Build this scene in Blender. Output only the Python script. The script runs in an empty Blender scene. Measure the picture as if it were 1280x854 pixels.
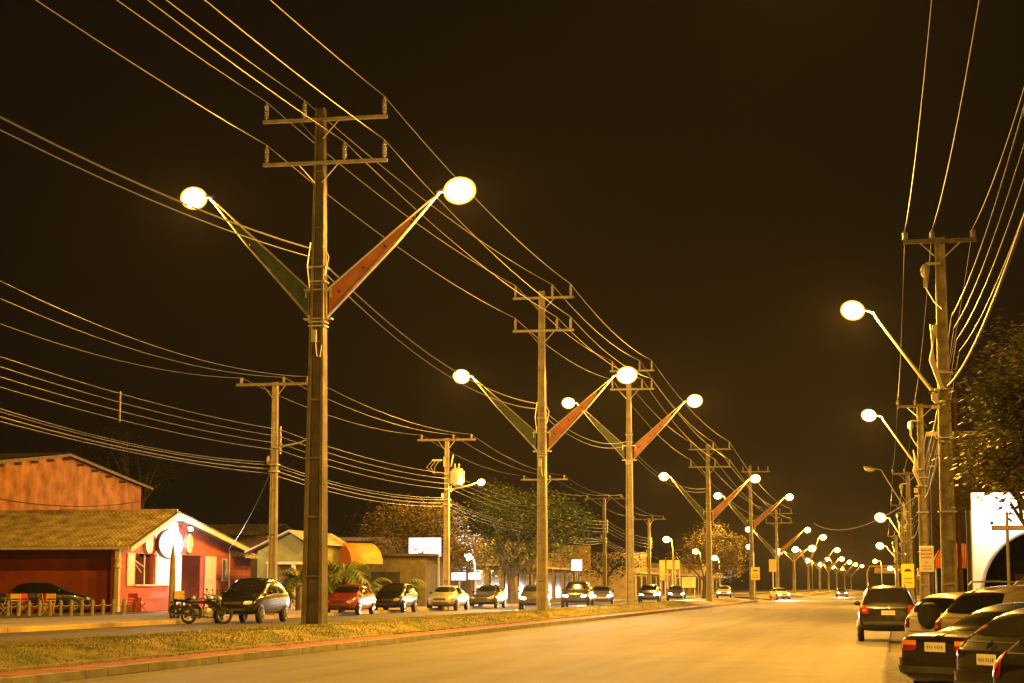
import bpy, bmesh, math, random
from mathutils import Vector, Matrix
from mathutils.bvhtree import BVHTree
R = math.radians
random.seed(7)
scene = bpy.context.scene
COL = scene.collection

# ------------------------------------------------------------------ camera
F = 2400.0; EYE = 1.65
cam_d = bpy.data.cameras.new('camera'); cam = bpy.data.objects.new('camera', cam_d); COL.objects.link(cam)
cam_d.sensor_width = 36; cam_d.lens = F / 1280 * 36; cam_d.clip_start = .1; cam_d.clip_end = 6000
PITCH = math.atan(306 / F); YAW = math.atan(480 * math.cos(PITCH) / F)
cam.location = (0, 0, EYE); cam.rotation_euler = (math.pi / 2 + PITCH, 0, YAW)
scene.camera = cam
_M = cam.rotation_euler.to_matrix(); CR, CU, CF = _M @ Vector((1, 0, 0)), _M @ Vector((0, 1, 0)), _M @ Vector((0, 0, -1))

def X_at(px, Y, z):
    """world X of a point at distance Y and height z seen in picture column px"""
    k = (px - 640) / F
    a = CR - k * CF
    return -(a.y * Y + a.z * (z - EYE)) / a.x
def Y_at(px, X, z):
    k = (px - 640) / F
    a = CR - k * CF
    return -(a.x * X + a.z * (z - EYE)) / a.y
def Z_at(py, X, Y):
    k = (427 - py) / F
    a = CU - k * CF
    return EYE - (a.x * X + a.y * Y) / a.z
def XZ(px, py, Y):
    z = 3.0
    for _ in range(6):
        x = X_at(px, Y, z); z = Z_at(py, x, Y)
    return x, z

# ------------------------------------------------------------------ materials
_mats = {}
def mat(name, col, rough=.6, metal=0, var=.25, scale=3.0, bump=0, bscale=None, spec=.5, coat=0, emit=None, estr=0, col2=None, detail=5):
    if name in _mats: return _mats[name]
    m = bpy.data.materials.new(name); m.use_nodes = True; nt = m.node_tree; p = nt.nodes['Principled BSDF']
    p.inputs['Roughness'].default_value = rough; p.inputs['Metallic'].default_value = metal
    p.inputs['Specular IOR Level'].default_value = spec
    if coat: p.inputs['Coat Weight'].default_value = coat; p.inputs['Coat Roughness'].default_value = .05
    if emit:
        p.inputs['Emission Color'].default_value = (*emit, 1); p.inputs['Emission Strength'].default_value = estr
        m.cycles.emission_sampling = 'NONE'
    tc = nt.nodes.new('ShaderNodeTexCoord')
    nz = nt.nodes.new('ShaderNodeTexNoise'); nz.inputs['Scale'].default_value = scale; nz.inputs['Detail'].default_value = detail
    nt.links.new(tc.outputs['Object'], nz.inputs['Vector'])
    cr = nt.nodes.new('ShaderNodeValToRGB'); cr.color_ramp.elements[0].position = .3; cr.color_ramp.elements[1].position = .7
    a = [c * (1 - var) for c in col]; b = [min(1, c * (1 + var)) for c in (col2 or col)]
    cr.color_ramp.elements[0].color = (*a, 1); cr.color_ramp.elements[1].color = (*b, 1)
    nt.links.new(nz.outputs['Fac'], cr.inputs['Fac']); nt.links.new(cr.outputs['Color'], p.inputs['Base Color'])
    if bump:
        n2 = nt.nodes.new('ShaderNodeTexNoise'); n2.inputs['Scale'].default_value = bscale or scale * 6; n2.inputs['Detail'].default_value = 6
        nt.links.new(tc.outputs['Object'], n2.inputs['Vector'])
        bp = nt.nodes.new('ShaderNodeBump'); bp.inputs['Strength'].default_value = bump; bp.inputs['Distance'].default_value = .02
        nt.links.new(n2.outputs['Fac'], bp.inputs['Height']); nt.links.new(bp.outputs['Normal'], p.inputs['Normal'])
    _mats[name] = m
    return m

SOD = (1.0, .465, .05)       # sodium vapour light
SODV = (1.0, .62, .14)
WHT = (1.0, .93, .86)
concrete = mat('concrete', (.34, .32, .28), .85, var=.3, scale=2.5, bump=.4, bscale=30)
concrete_dark = mat('concrete_shaded', (.14, .125, .105), .9, var=.45, scale=1.6, bump=.5, bscale=25)  # darker concrete copy, the shaded front of the first pole put into its colour
steel = mat('galvanised_steel', (.42, .41, .38), .5, .6, var=.2)
woodpole = mat('weathered_wood', (.17, .13, .09), .9, var=.4, scale=4, bump=.5, bscale=20)
darkmetal = mat('dark_metal', (.05, .05, .05), .5, .5)
porcelain = mat('porcelain', (.45, .43, .38), .3, var=.15)
wiremat = mat('wire_aluminium', (.075, .07, .065), .6, .1, var=.2, scale=.5)
cablemat = mat('cable_black', (.10, .095, .09), .5, 0, var=.2)
green_panel = mat('green_painted_panel', (.03, .075, .045), .55, var=.3, scale=1.5)
orange_panel = mat('orange_painted_panel', (.36, .13, .045), .55, var=.3, scale=1.5)
lensmat = mat('lamp_lens', (1, .8, .4), .4, emit=SODV, estr=60)
lensfar = mat('lamp_lens_far', (1, .8, .4), .4, emit=SODV, estr=60)
glow_amber = bpy.data.materials.new('lamp_glow_shell'); glow_amber.use_nodes = True  # amber glow around the lit lens, put into a see-through emissive shell
_n = glow_amber.node_tree; _n.nodes.remove(_n.nodes['Principled BSDF'])
_e = _n.nodes.new('ShaderNodeEmission'); _e.inputs['Color'].default_value = (1, .5, .06, 1); _e.inputs['Strength'].default_value = 1.0
_t = _n.nodes.new('ShaderNodeBsdfTransparent'); _a = _n.nodes.new('ShaderNodeAddShader')
_n.links.new(_e.outputs[0], _a.inputs[0]); _n.links.new(_t.outputs[0], _a.inputs[1]); _n.links.new(_a.outputs[0], _n.nodes['Material Output'].inputs['Surface'])
glow_amber.cycles.emission_sampling = 'NONE'
lensmat = glow_amber.copy(); lensmat.name = 'lamp_lens_lit'
for _q in lensmat.node_tree.nodes:
    if _q.type == 'EMISSION': _q.inputs['Color'].default_value = (1, .62, .14, 1); _q.inputs['Strength'].default_value = 30
lensmat.cycles.emission_sampling = 'NONE'
white_lens = mat('white_lamp_lens', (1, 1, 1), .4, emit=WHT, estr=30)
rubber = mat('rubber', (.02, .02, .02), .8, var=.2)
black = mat('black_plastic', (.012, .012, .012), .5, var=.2)

# ------------------------------------------------------------------ mesh builder
class MB:
    def __init__(s): s.v = []; s.f = []
    def add(s, vs, fs):
        n = len(s.v); s.v += [tuple(v) for v in vs]; s.f += [tuple(i + n for i in f) for f in fs]; return s
    def box(s, c, d, rz=0, M=None):
        hx, hy, hz = d[0] / 2, d[1] / 2, d[2] / 2
        vs = [Vector((x, y, z)) for x in (-hx, hx) for y in (-hy, hy) for z in (-hz, hz)]
        m = M if M is not None else Matrix.Rotation(rz, 3, 'Z')
        vs = [m @ v + Vector(c) for v in vs]
        return s.add(vs, [(0, 1, 3, 2), (4, 6, 7, 5), (0, 4, 5, 1), (2, 3, 7, 6), (0, 2, 6, 4), (1, 5, 7, 3)])
    def tube(s, pts, r, n=8, cap=True):
        pts = [Vector(p) for p in pts]
        rs = r if isinstance(r, (list, tuple)) else [r] * len(pts)
        rings = []; prev = None
        for i, p in enumerate(pts):
            t = (pts[min(i + 1, len(pts) - 1)] - pts[max(i - 1, 0)])
            if t.length < 1e-9: t = Vector((0, 0, 1))
            t.normalize()
            if prev is None: u = t.cross(Vector((0, 0, 1)) if abs(t.z) < .9 else Vector((1, 0, 0)))
            else: u = prev - t * prev.dot(t)
            if u.length < 1e-6: u = t.orthogonal()
            u.normalize(); prev = u; w = t.cross(u)
            rings.append([p + rs[i] * (math.cos(a) * u + math.sin(a) * w) for a in [2 * math.pi * k / n for k in range(n)]])
        vs = [v for rg in rings for v in rg]; fs = []
        for i in range(len(pts) - 1):
            for k in range(n):
                fs.append((i * n + k, i * n + (k + 1) % n, (i + 1) * n + (k + 1) % n, (i + 1) * n + k))
        if cap: fs.append(tuple(range(n))[::-1]); fs.append(tuple((len(pts) - 1) * n + k for k in range(n)))
        return s.add(vs, fs)
    def lathe(s, prof, c=(0, 0, 0), n=16, M=None):
        """prof: (radius, z)"""
        vs = []; fs = []
        for r, z in prof:
            for k in range(n):
                a = 2 * math.pi * k / n; v = Vector((r * math.cos(a), r * math.sin(a), z))
                if M is not None: v = M @ v
                vs.append(v + Vector(c))
        for i in range(len(prof) - 1):
            for k in range(n):
                fs.append((i * n + k, i * n + (k + 1) % n, (i + 1) * n + (k + 1) % n, (i + 1) * n + k))
        fs.append(tuple(range(n))[::-1]); fs.append(tuple((len(prof) - 1) * n + k for k in range(n)))
        return s.add(vs, fs)
    def ell(s, c, d, nu=12, nv=8, M=None):
        prof = [(max(1e-3, math.sin(math.pi * i / nv)), -math.cos(math.pi * i / nv)) for i in range(nv + 1)]
        m = Matrix.Diagonal(Vector(d))
        if M is not None: m = M @ m
        return s.lathe(prof, c, nu, m)
    def prism(s, poly, axis, a, b):
        """poly in the plane normal to axis, extruded from a to b. axis 'x': poly=(y,z); 'y': (x,z); 'z': (x,y)"""
        def P(p, t):
            return {'x': (t, p[0], p[1]), 'y': (p[0], t, p[1]), 'z': (p[0], p[1], t)}[axis]
        n = len(poly)
        vs = [P(p, a) for p in poly] + [P(p, b) for p in poly]
        fs = [tuple(range(n)), tuple(range(2 * n - 1, n - 1, -1))] + [(i, i + n, (i + 1) % n + n, (i + 1) % n) for i in range(n)]
        return s.add(vs, fs)
    def quad(s, a, b, c, d): return s.add([a, b, c, d], [(0, 1, 2, 3)])
    def build(s, name, m, parent=None, smooth=False, bevel=0):
        me = bpy.data.meshes.new(name); me.from_pydata(s.v, [], s.f); me.materials.append(m)
        bm = bmesh.new(); bm.from_mesh(me); bmesh.ops.recalc_face_normals(bm, faces=bm.faces); bm.to_mesh(me); bm.free()
        if smooth:
            me.polygons.foreach_set('use_smooth', [True] * len(me.polygons))
            try: me.set_sharp_from_angle(angle=R(40))
            except Exception: pass
        o = bpy.data.objects.new(name, me); COL.objects.link(o)
        if parent: o.parent = parent
        if bevel:
            md = o.modifiers.new('bevel', 'BEVEL'); md.width = bevel; md.segments = 2; md.limit_method = 'ANGLE'
        return o

def tag(o, label=None, cat=None, group=None, kind=None):
    if label: o['label'] = label
    if cat: o['category'] = cat
    if group: o['group'] = group
    if kind: o['kind'] = kind
    return o
def thing(name, label, cat, loc=(0, 0, 0), rz=0, group=None):
    o = bpy.data.objects.new(name, None); COL.objects.link(o); o.location = loc; o.rotation_euler = (0, 0, rz); o.empty_display_size = .2
    return tag(o, label, cat, group)
KIDS = {}
def copy_tree(o, parent=None):
    c = o.copy(); COL.objects.link(c)
    if parent: c.parent = parent
    for ch in [x for x in list(bpy.data.objects) if x.parent is o]: copy_tree(ch, c)
    return c
def dup(o, loc, rz, label, group=None):
    c = copy_tree(o); c.location = loc; c.rotation_euler = (0, 0, rz); c['label'] = label
    if group: c['group'] = group
    return c
def lightpt(loc, power, col=SOD, radius=.15, parent=None, kind='POINT', target=None, size=90, blend=.5, name='lamp_light'):
    d = bpy.data.lights.new(name, kind); d.energy = power; d.color = col; d.shadow_soft_size = radius
    if kind == 'SPOT': d.spot_size = R(size); d.spot_blend = blend
    o = bpy.data.objects.new(name, d); COL.objects.link(o); o.location = loc
    if target is not None: o.rotation_euler = (Vector(target) - Vector(loc)).to_track_quat('-Z', 'Y').to_euler()
    if parent: o.parent = parent
    return o

# ------------------------------------------------------------------ ground, roads
YN, YF = -30, 1400
def strip(name, x0, x1, z0, z1, m, y0=YN, y1=YF, ny=1):
    b = MB(); b.quad((x0, y0, z0), (x1, y0, z1), (x1, y1, z1), (x0, y1, z0))
    return tag(b.build(name, m), kind='structure')
earth = mat('earth', (.07, .06, .045), .95, var=.4, scale=.4, bump=.5, bscale=8)
# one sheet to the horizon, folded where the left side lies higher
b = MB(); prof = [(-3000, .36), (-25.75, .36), (-25.7, .2), (-19.1, .2), (-19.0, .1), (-14.5, -.05), (3000, -.05)]
for (xa, za), (xb, zb) in zip(prof, prof[1:]): b.quad((xa, -60, za), (xb, -60, zb), (xb, 5000, zb), (xa, 5000, za))
tag(b.build('ground', earth), kind='structure')

def asphalt(name, col, hl=1.0):
    m = mat(name, col, .72, var=.18, scale=.6, bump=.35, bscale=45, spec=.35)
    nt = m.node_tree; p = nt.nodes['Principled BSDF']
    tc = nt.nodes.new('ShaderNodeTexCoord'); mp = nt.nodes.new('ShaderNodeMapping'); mp.inputs['Scale'].default_value = (1.1, .05, 1)
    nz = nt.nodes.new('ShaderNodeTexNoise'); nz.inputs['Scale'].default_value = 1.0; nz.inputs['Detail'].default_value = 6
    nt.links.new(tc.outputs['Object'], mp.inputs['Vector']); nt.links.new(mp.outputs['Vector'], nz.inputs['Vector'])
    mx = nt.nodes.new('ShaderNodeMixRGB'); mx.blend_type = 'MULTIPLY'; mx.inputs['Fac'].default_value = .8
    cr = nt.nodes.new('ShaderNodeValToRGB'); cr.color_ramp.elements[0].position = .35; cr.color_ramp.elements[1].position = .6
    cr.color_ramp.elements[0].color = (.5, .48, .46, 1); cr.color_ramp.elements[1].color = (1, 1, 1, 1)
    nt.links.new(nz.outputs['Fac'], cr.inputs['Fac'])
    base = p.inputs['Base Color'].links[0].from_socket
    # fine stones
    sp = nt.nodes.new('ShaderNodeTexNoise'); sp.inputs['Scale'].default_value = 28; sp.inputs['Detail'].default_value = 3
    nt.links.new(tc.outputs['Object'], sp.inputs['Vector'])
    c2 = nt.nodes.new('ShaderNodeValToRGB'); c2.color_ramp.elements[0].position = .3; c2.color_ramp.elements[1].position = .72
    c2.color_ramp.elements[0].color = (.8, .8, .8, 1); c2.color_ramp.elements[1].color = (1.2, 1.2, 1.2, 1)
    nt.links.new(sp.outputs['Fac'], c2.inputs['Fac'])
    m2 = nt.nodes.new('ShaderNodeMixRGB'); m2.blend_type = 'MULTIPLY'; m2.inputs['Fac'].default_value = 1
    nt.links.new(base, mx.inputs['Color1']); nt.links.new(cr.outputs['Color'], mx.inputs['Color2'])
    nt.links.new(mx.outputs['Color'], m2.inputs['Color1']); nt.links.new(c2.outputs['Color'], m2.inputs['Color2'])
    nt.links.new(m2.outputs['Color'], p.inputs['Base Color'])
    return m
road_m = asphalt('asphalt', (.10, .095, .09)); road2_m = asphalt('asphalt_old', (.075, .07, .065))
strip('road', -14.4, -.25, 0, 0, road_m)
strip('road_far_side', -25.6, -19.0, .30, .30, road2_m)
# cobbled parking bay
cob = mat('cobble', (.11, .10, .09), .85, var=.3, scale=3, bump=.2)
nt = cob.node_tree; vt = nt.nodes.new('ShaderNodeTexVoronoi'); vt.inputs['Scale'].default_value = 6; vt.feature = 'DISTANCE_TO_EDGE'
tc = nt.nodes.new('ShaderNodeTexCoord'); nt.links.new(tc.outputs['Object'], vt.inputs['Vector'])
bp = nt.nodes.new('ShaderNodeBump'); bp.inputs['Distance'].default_value = .12; bp.inputs['Strength'].default_value = 1
nt.links.new(vt.outputs['Distance'], bp.inputs['Height']); nt.links.new(bp.outputs['Normal'], nt.nodes['Principled BSDF'].inputs['Normal'])
b = MB(); b.quad((-.25, YN, .004), (4.8, YN, .004), (4.8, 50, .004), (-.25, 50, .004))
tag(b.build('parking_bay_paving', cob), kind='structure')
paving = mat('paving', (.2, .18, .16), .9, var=.25, scale=1.2, bump=.3, bscale=14)
kerb_m = mat('kerb_concrete', (.3, .29, .26), .9, var=.3, scale=2, bump=.3)
yellow_k = mat('kerb_yellow_paint', (.36, .28, .10), .85, var=.4, scale=.5, col2=(.5, .36, .07))
b = MB(); b.box((0 + 102.45, (50 + 1400) / 2, .06), (203.9, 1350, .12)); b.box((54.9, 9.9, .06), (100, 80, .12))
tag(b.build('pavement', paving), kind='structure')
b = MB(); b.box((.42, 725, .065), (.16, 1350, .15)); b.box((4.82, 10, .065), (.16, 79.8, .15)); b.box((2.6, 49.93, .065), (4.5, .14, .15))
tag(b.build('kerb', kerb_m), kind='structure')
# gutter crack line along the road edge
b = MB(); pts = [(-.25 + random.uniform(-.03, .03), y) for y in range(5, 60)]
for (xa, ya), (xb, yb) in zip(pts, pts[1:]): b.quad((xa - .03, ya, .009), (xa + .03, ya, .009), (xb + .03, yb, .009), (xb - .03, yb, .009))
tag(b.build('road_edge_joint', mat('tar', (.015, .014, .013), .8)), kind='structure')
# median: kerb, brick strip, grass bank
GAP0, GAP1 = 205, 232
for nm, x0, x1, z, m in (('median_kerb', -14.62, -14.4, .15, kerb_m), ('median_kerb_far_side', -19.1, -18.95, .40, kerb_m)):
    b = MB()
    y = -30.0
    while y < 900:
        L = .98
        if not (GAP0 < y < GAP1): b.box(((x0 + x1) / 2 + random.uniform(-.008, .008), y + .5, z / 2 + random.uniform(-.008, .008)), (x1 - x0, L, z))
        y += 1.0 if y < 220 else 1.0
        if y > 260: 
            b.box(((x0 + x1) / 2, 580, z / 2), (x1 - x0, 640, z)); break
    tag(b.build(nm, m), kind='structure')
brick = mat('red_paver', (.30, .085, .04), .9, var=.5, scale=1.3, bump=.5, bscale=12)
bh = brick.node_tree
b = MB()
for (ya, yb) in ((-30, GAP0), (GAP1, 900)): b.quad((-15.5, ya, .15), (-14.62, ya, .15), (-14.62, yb, .15), (-15.5, yb, .15))
tag(b.build('median_paver_strip', brick), kind='structure')
b = MB(); b.box((-15.54, 15, .16), (.07, 88, .09)); b.box((-15.54, 100, .16), (.07, 60, .09))
tag(b.build('median_edging', kerb_m), kind='structure')
grass_soil = mat('turf', (.11, .165, .03), .95, var=.4, scale=.9, bump=.6, bscale=25, col2=(.24, .18, .07))
def bank(x):
    t = min(1, max(0, (-15.58 - x) / 1.6)); return .17 + .26 * (t * t * (3 - 2 * t))
b = MB(); xs = [-15.58 - i * .34 for i in range(11)]
xs[-1] = -18.95
for (ya, yb) in ((-30, GAP0), (GAP1, 900)):
    for xa, xb in zip(xs, xs[1:]): b.quad((xb, ya, bank(xb)), (xa, ya, bank(xa)), (xa, yb, bank(xa)), (xb, yb, bank(xb)))
tag(b.build('median_turf', grass_soil), kind='structure')
grass_m = mat('grass_blades', (.15, .24, .04), .7, var=.4, scale=.7, col2=(.30, .26, .09))
vs, fs = [], []
for i in range(60000):
    y = 27 + 130 * random.random() ** 1.9; x = random.uniform(-18.95, -15.6) if random.random() > .05 else -15.62 + abs(random.gauss(0, .16)); z = bank(x) if x < -15.58 else .15
    cl = .5 + .5 * math.sin(x * 3.1 + 1.7 * math.sin(y * .9)) * math.cos(y * .7 + x)
    if random.random() > .35 + .65 * cl: continue
    h = random.uniform(.012, .04) * (1 + .6 * cl) * (1.5 if random.random() < .03 else 1); a = random.uniform(0, 6.28); w = .008 + .00022 * y
    dx, dy = math.cos(a) * w, math.sin(a) * w; lx, ly = random.uniform(-.03, .03), random.uniform(-.03, .03)
    n = len(vs); vs += [(x - dx, y - dy, z), (x + dx, y + dy, z), (x + lx, y + ly, z + h)]; fs.append((n, n + 1, n + 2))
b = MB(); b.v = vs; b.f = fs
me = bpy.data.meshes.new('grass'); me.from_pydata(vs, [], fs); me.materials.append(grass_m)
go = bpy.data.objects.new('grass', me); COL.objects.link(go); tag(go, 'short tufted grass covering the raised median', 'grass', kind='stuff')
# left pavement with yellow kerb
b = MB(); b.box((-29.6, 500, .21), (7.7, 1060, .42)); tag(b.build('pavement_far_side', paving), kind='structure')
b = MB(); y = -10
while y < 300: b.box((-25.68, y + 1.5, .22), (.16, 2.97, .44)); y += 3
tag(b.build('kerb_far_side', yellow_k), kind='structure')
b = MB(); b.quad((-70, GAP0, .31), (-25.5, GAP0, .31), (-25.5, GAP1, .31), (-70, GAP1, .31)); b.quad((-19.2, GAP0 , .30), (-14.3, GAP0, .006), (-14.3, GAP1, .006), (-19.2, GAP1, .30))
tag(b.build('road_crossing', road2_m), kind='structure')

# ------------------------------------------------------------------ lamps
LAMP = 14500
def luminaire(parent, tip, direction, power, far=False, sc=1.0, white=False, lit=True):
    """cobra-head luminaire hanging off an arm tip; parts luminaire > lens, local coordinates of parent"""
    d = Vector(direction).normalized(); tip = Vector(tip)
    side = Vector((0, 0, 1)).cross(d); M = Matrix((d, side, d.cross(side))).transposed()
    b = MB()
    prof = [(-.1, .04, .04), (0, .06, .05), (.15, .10, .07), (.35, .17, .10), (.6, .18, .10), (.8, .13, .07), (.86, .04, .03)]
    n = 10; vs = []; fs = []
    for (u, w, h) in prof:
        for k in range(n):
            a = 2 * math.pi * k / n; zz = math.sin(a) * h
            vs.append(tip + sc * (M @ Vector((u, math.cos(a) * w, max(zz, -.02)))))
    for i in range(len(prof) - 1):
        for k in range(n): fs.append((i * n + k, i * n + (k + 1) % n, (i + 1) * n + (k + 1) % n, (i + 1) * n + k))
    fs.append(tuple(range(n))[::-1]); fs.append(tuple((len(prof) - 1) * n + k for k in range(n)))
    b.add(vs, fs); h = b.build('luminaire', steel, parent, smooth=True)
    c = tip + sc * (M @ Vector((.50, 0, -.05)))
    b = MB(); b.ell(c, (.35 * sc, .29 * sc, .29 * sc), 20, 12, M) if lit else b.ell(c, (.27 * sc, .17 * sc, .15 * sc), 16, 10, M)  # lit lens enlarged to the size of the lamp's glare
    b.build('lens', (white_lens if white else lensmat) if lit else porcelain, h, smooth=True)
    if lit and not white:
        b = MB(); b.ell(c, (.42 * sc, .35 * sc, .35 * sc), 20, 12, M); b.build('glow_shell', glow_amber, h, smooth=True)  # added shell that imitates the amber rim of the lamp's glare
    if lit and power: lightpt(c + Vector((0, 0, (-.36 if white else -.06) * sc)), power, WHT if white else SOD, .12, parent)
    return c

def h_pole(parent, H, wb, wt, name='pole', m=None, z0=-.3):
    """tapered precast concrete pole of H section with cross ribs"""
    b = MB()
    def ring(z):
        t = max(0, z) / H; w = wb + (wt - wb) * t; d = w * 1.0; fl = w * .17; wd = w * .40
        hw, hd = w / 2, d / 2
        return [(-hw, -hd), (-hw + fl, -hd), (-hw + fl, -hd + wd), (hw - fl, -hd + wd), (hw - fl, -hd), (hw, -hd), (hw, hd), (hw - fl, hd), (hw - fl, hd - wd), (-hw + fl, hd - wd), (-hw + fl, hd), (-hw, hd)]
    a, c = ring(0), ring(H); n = 12
    vs = [(x, y, z0) for x, y in a] + [(x, y, H) for x, y in c]
    b.add(vs, [tuple(range(n))[::-1], tuple(range(n, 2 * n))] + [(i, (i + 1) % n, (i + 1) % n + n, i + n) for i in range(n)])
    z = 1.6
    while z < H - .5:
        t = z / H; w = wb + (wt - wb) * t; b.box((0, -w * .5 + w * .22, z), (w * .64, w * .34, .07)); z += 1.9
    return b.build(name, m or concrete, parent)

def insulator(parent, x, z, h, mt=None, y=0):
    b = MB(); prof = [(.03, 0)]
    n = 5
    for i in range(n):
        z0 = h * (.12 + .75 * i / n); dz = h * .75 / n
        prof += [(.045, z0), (.085, z0 + dz * .25), (.05, z0 + dz * .8)]
    prof += [(.04, h * .9), (.03, h)]
    b.lathe(prof, (x, y, z), 8); return b.build('insulator', porcelain, parent, smooth=True)

def crossarm(parent, xa, xb, z, th=.11, brace=.7, y=-.16, name='crossarm'):
    b = MB(); b.box(((xa + xb) / 2, y, z), (xb - xa, th, th)); o = b.build(name, woodpole if name == 'wood_crossarm' else concrete, parent)
    b = MB()
    for s in (-1, 1): b.tube([(s * brace, y - .03, z - .02), (s * .12, y - .03, z - brace * .95)], .022, 6)
    b.build('brace', steel, o)
    return o

POLES = {}
def median_pole(idx, Y, px, topy, arms, jy, lamps, label, power, simple=False):
    zb = .38
    X = X_at(px, Y, zb)
    t = thing('twin_arm_lamp_pole', label, 'lamp pole', (X, Y, zb), 0, 'twin armed lamp poles along the median')
    Z = lambda py: Z_at(py, X, Y) - zb
    H = Z(topy)
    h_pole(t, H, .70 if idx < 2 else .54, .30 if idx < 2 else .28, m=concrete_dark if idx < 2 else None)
    info = {'X': X, 'Y': Y, 'zb': zb, 'ins': []}
    for (ay, x0, x1, ix) in arms:
        za = Z(ay); xa, xb = X_at(x0, Y, za + zb) - X, X_at(x1, Y, za + zb) - X
        crossarm(t, xa, xb, za)
        for q in ix:
            xi = X_at(q, Y, za + zb) - X; ih = .62
            insulator(t, xi, za + .05, ih, y=-.16); info['ins'].append(Vector((X + xi, Y - .16, zb + za + .05 + ih + .01)))
    zj = Z(jy)
    LZ = []
    for s, (lx, ly) in zip((-1, 1), lamps):
        xl, zl = XZ(lx, ly, Y); xl -= X; zl -= zb
        tipx = xl - s * .42; tipz = zl + .02
        base_u = Vector((s * .24, 0, zj + .42)); base_l = Vector((s * .24, 0, zj - .5)); tip = Vector((tipx, 0, tipz))
        b = MB()
        for yy in (-.05, .05):
            o = Vector((0, yy, 0))
            mid = base_l.lerp(tip, .62) + Vector((0, 0, -.10)); midu = base_u.lerp(tip, .62) + Vector((0, 0, .02))
            b.tube([base_u + o, midu + o, tip], .032, 6); b.tube([base_l + o, mid + o, tip], .036, 6)
        b.box((s * .22, 0, zj + .46), (.5, .3, .05)); b.box((s * .22, 0, zj - .5), (.5, .3, .05)); b.box((s * .42, 0, zj + .35), (.06, .12, .3))
        for f in (.2, .4, .6, .78):
            p = base_u.lerp(tip, f); q = base_l.lerp(tip, f); b.tube([p, q], .014, 5)
        arm = b.build('arm', steel, t)
        # thin panel between the rails
        b = MB(); f0, f1 = .03, .74
        du = (base_u - base_l) * .06
        A, B_, C, D = base_u.lerp(tip, f0) - du, base_l.lerp(tip, f0) + du, base_l.lerp(tip, f1) + du * .3, base_u.lerp(tip, f1) - du * .3
        poly = [(p.x, p.z) for p in (A, B_, C, D)]; b.prism(poly, 'y', -.02, .02); pn = b.build('panel', green_panel if s < 0 else orange_panel, arm)
        b = MB()
        for f in (.12, .33, .52):
            p = (base_u.lerp(tip, f) + base_l.lerp(tip, f)) / 2; b.lathe([(.045, -.028), (.045, -.02)], p, 8, Matrix.Rotation(R(90), 3, 'X') @ Matrix.Diagonal((1, 1, -1)))
        if idx < 4: b.build('bolt_hole', black, arm)
        luminaire(t, tip, (s, 0, .12 if s > 0 else .08), power, sc=(1.3 if s > 0 else 1.1) if idx < 4 else (1.15 if idx < 7 else 1.7))
    b = MB()
    for zz in (zj - .75, zj - .62, zj + .72, zj + 1.2): b.box((0, 0, zz), (.56 if idx < 2 else .46, .5 if idx < 2 else .4, .05))
    b.build('clamp_band', steel, t)
    if idx < 3:
        b = MB(); b.box((-.05, -.3, zj - 1.1), (.16, .12, .4)); b.tube([(0, -.3, zj - 1.3), (.06, -.32, zj - 1.75), (.16, -.3, zj - 1.8), (.2, -.25, zj - 1.4)], .02, 6)
        b.build('fuse_box', steel, t); b = MB(); b.tube([(-.2, -.28, zj + 2.0), (-.3, -.3, zj + 1.2), (-.22, -.3, zj + .5)], .018, 6); b.tube([(.22, -.28, zj + 1.9), (.42, -.3, zj + 1.5), (.3, -.3, zj + .9)], .018, 6)
        b.build('cable_loop', steel, t)
    POLES[idx] = info
    return t

LB = 'concrete lamp pole with green and orange V arms'
zt = lambda i: None
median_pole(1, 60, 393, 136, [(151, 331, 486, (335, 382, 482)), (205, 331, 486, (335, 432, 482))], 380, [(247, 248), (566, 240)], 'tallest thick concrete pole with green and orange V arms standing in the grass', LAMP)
median_pole(2, 96.6, 678, 364, [(373, 642, 718, (645, 691, 714)), (414, 642, 718, (645, 697, 714))], 552, [(580, 471), (778, 470)], 'pale concrete pole with V arms in front of the large green tree', LAMP)
median_pole(3, 127, 788, 462, [(464, 763, 818, (766, 800, 815)), (487, 763, 818, (766, 803, 815))], 566, [(713, 504), (864, 502)], 'pale V arm lamp pole just right of the green tree', LAMP)
median_pole(4, 174, 887, 556, [(562, 861, 914, (864, 892, 912)), (584, 861, 914, (864, 894, 912))], 646, [(832, 596), (942, 599)], 'fourth V arm pole, the one rising over the signboard frames', LAMP)
median_pole(5, 222, 940, 582, [(590, 927, 962, (929, 948, 960))], 656, [(899, 620), (985, 622)], 'V arm lamp pole standing behind the yellow bump sign', LAMP)
median_pole(6, 274, 972, 637, [(642, 957, 991, (958, 975, 989)), (654, 957, 991, (958, 977, 989))], 692, [(937, 662), (1008, 663)], 'sixth V arm pole with short double crossarms far down the median', LAMP)
FARL = 'small V arm lamp pole far down the median, number %s past the double crossarm one'
words = ['one', 'two', 'three', 'four', 'five', 'six', 'seven']
for k, (Y, px, jy, l) in enumerate([(335, 993, 697, [(977, 690), (1012, 686)]), (385, 1011, 704, [(997, 687), (1026, 672)]), (440, 1025, 708, [(1012, 701), (1044, 688)]), (500, 1036, 712, [(1028, 706), (1050, 699)]), (570, 1046, 715, [(1036, 699), (1060, 703)]), (650, 1056, 718, [(1043, 709), (1068, 706)]), (740, 1064, 720, [(1054, 711), (1076, 708)])]):
    median_pole(7 + k, Y, px, jy - 3, [], jy, l, 'small V arm lamp pole %s places beyond the last one with double crossarms' % words[k], LAMP * 1.2)
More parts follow.
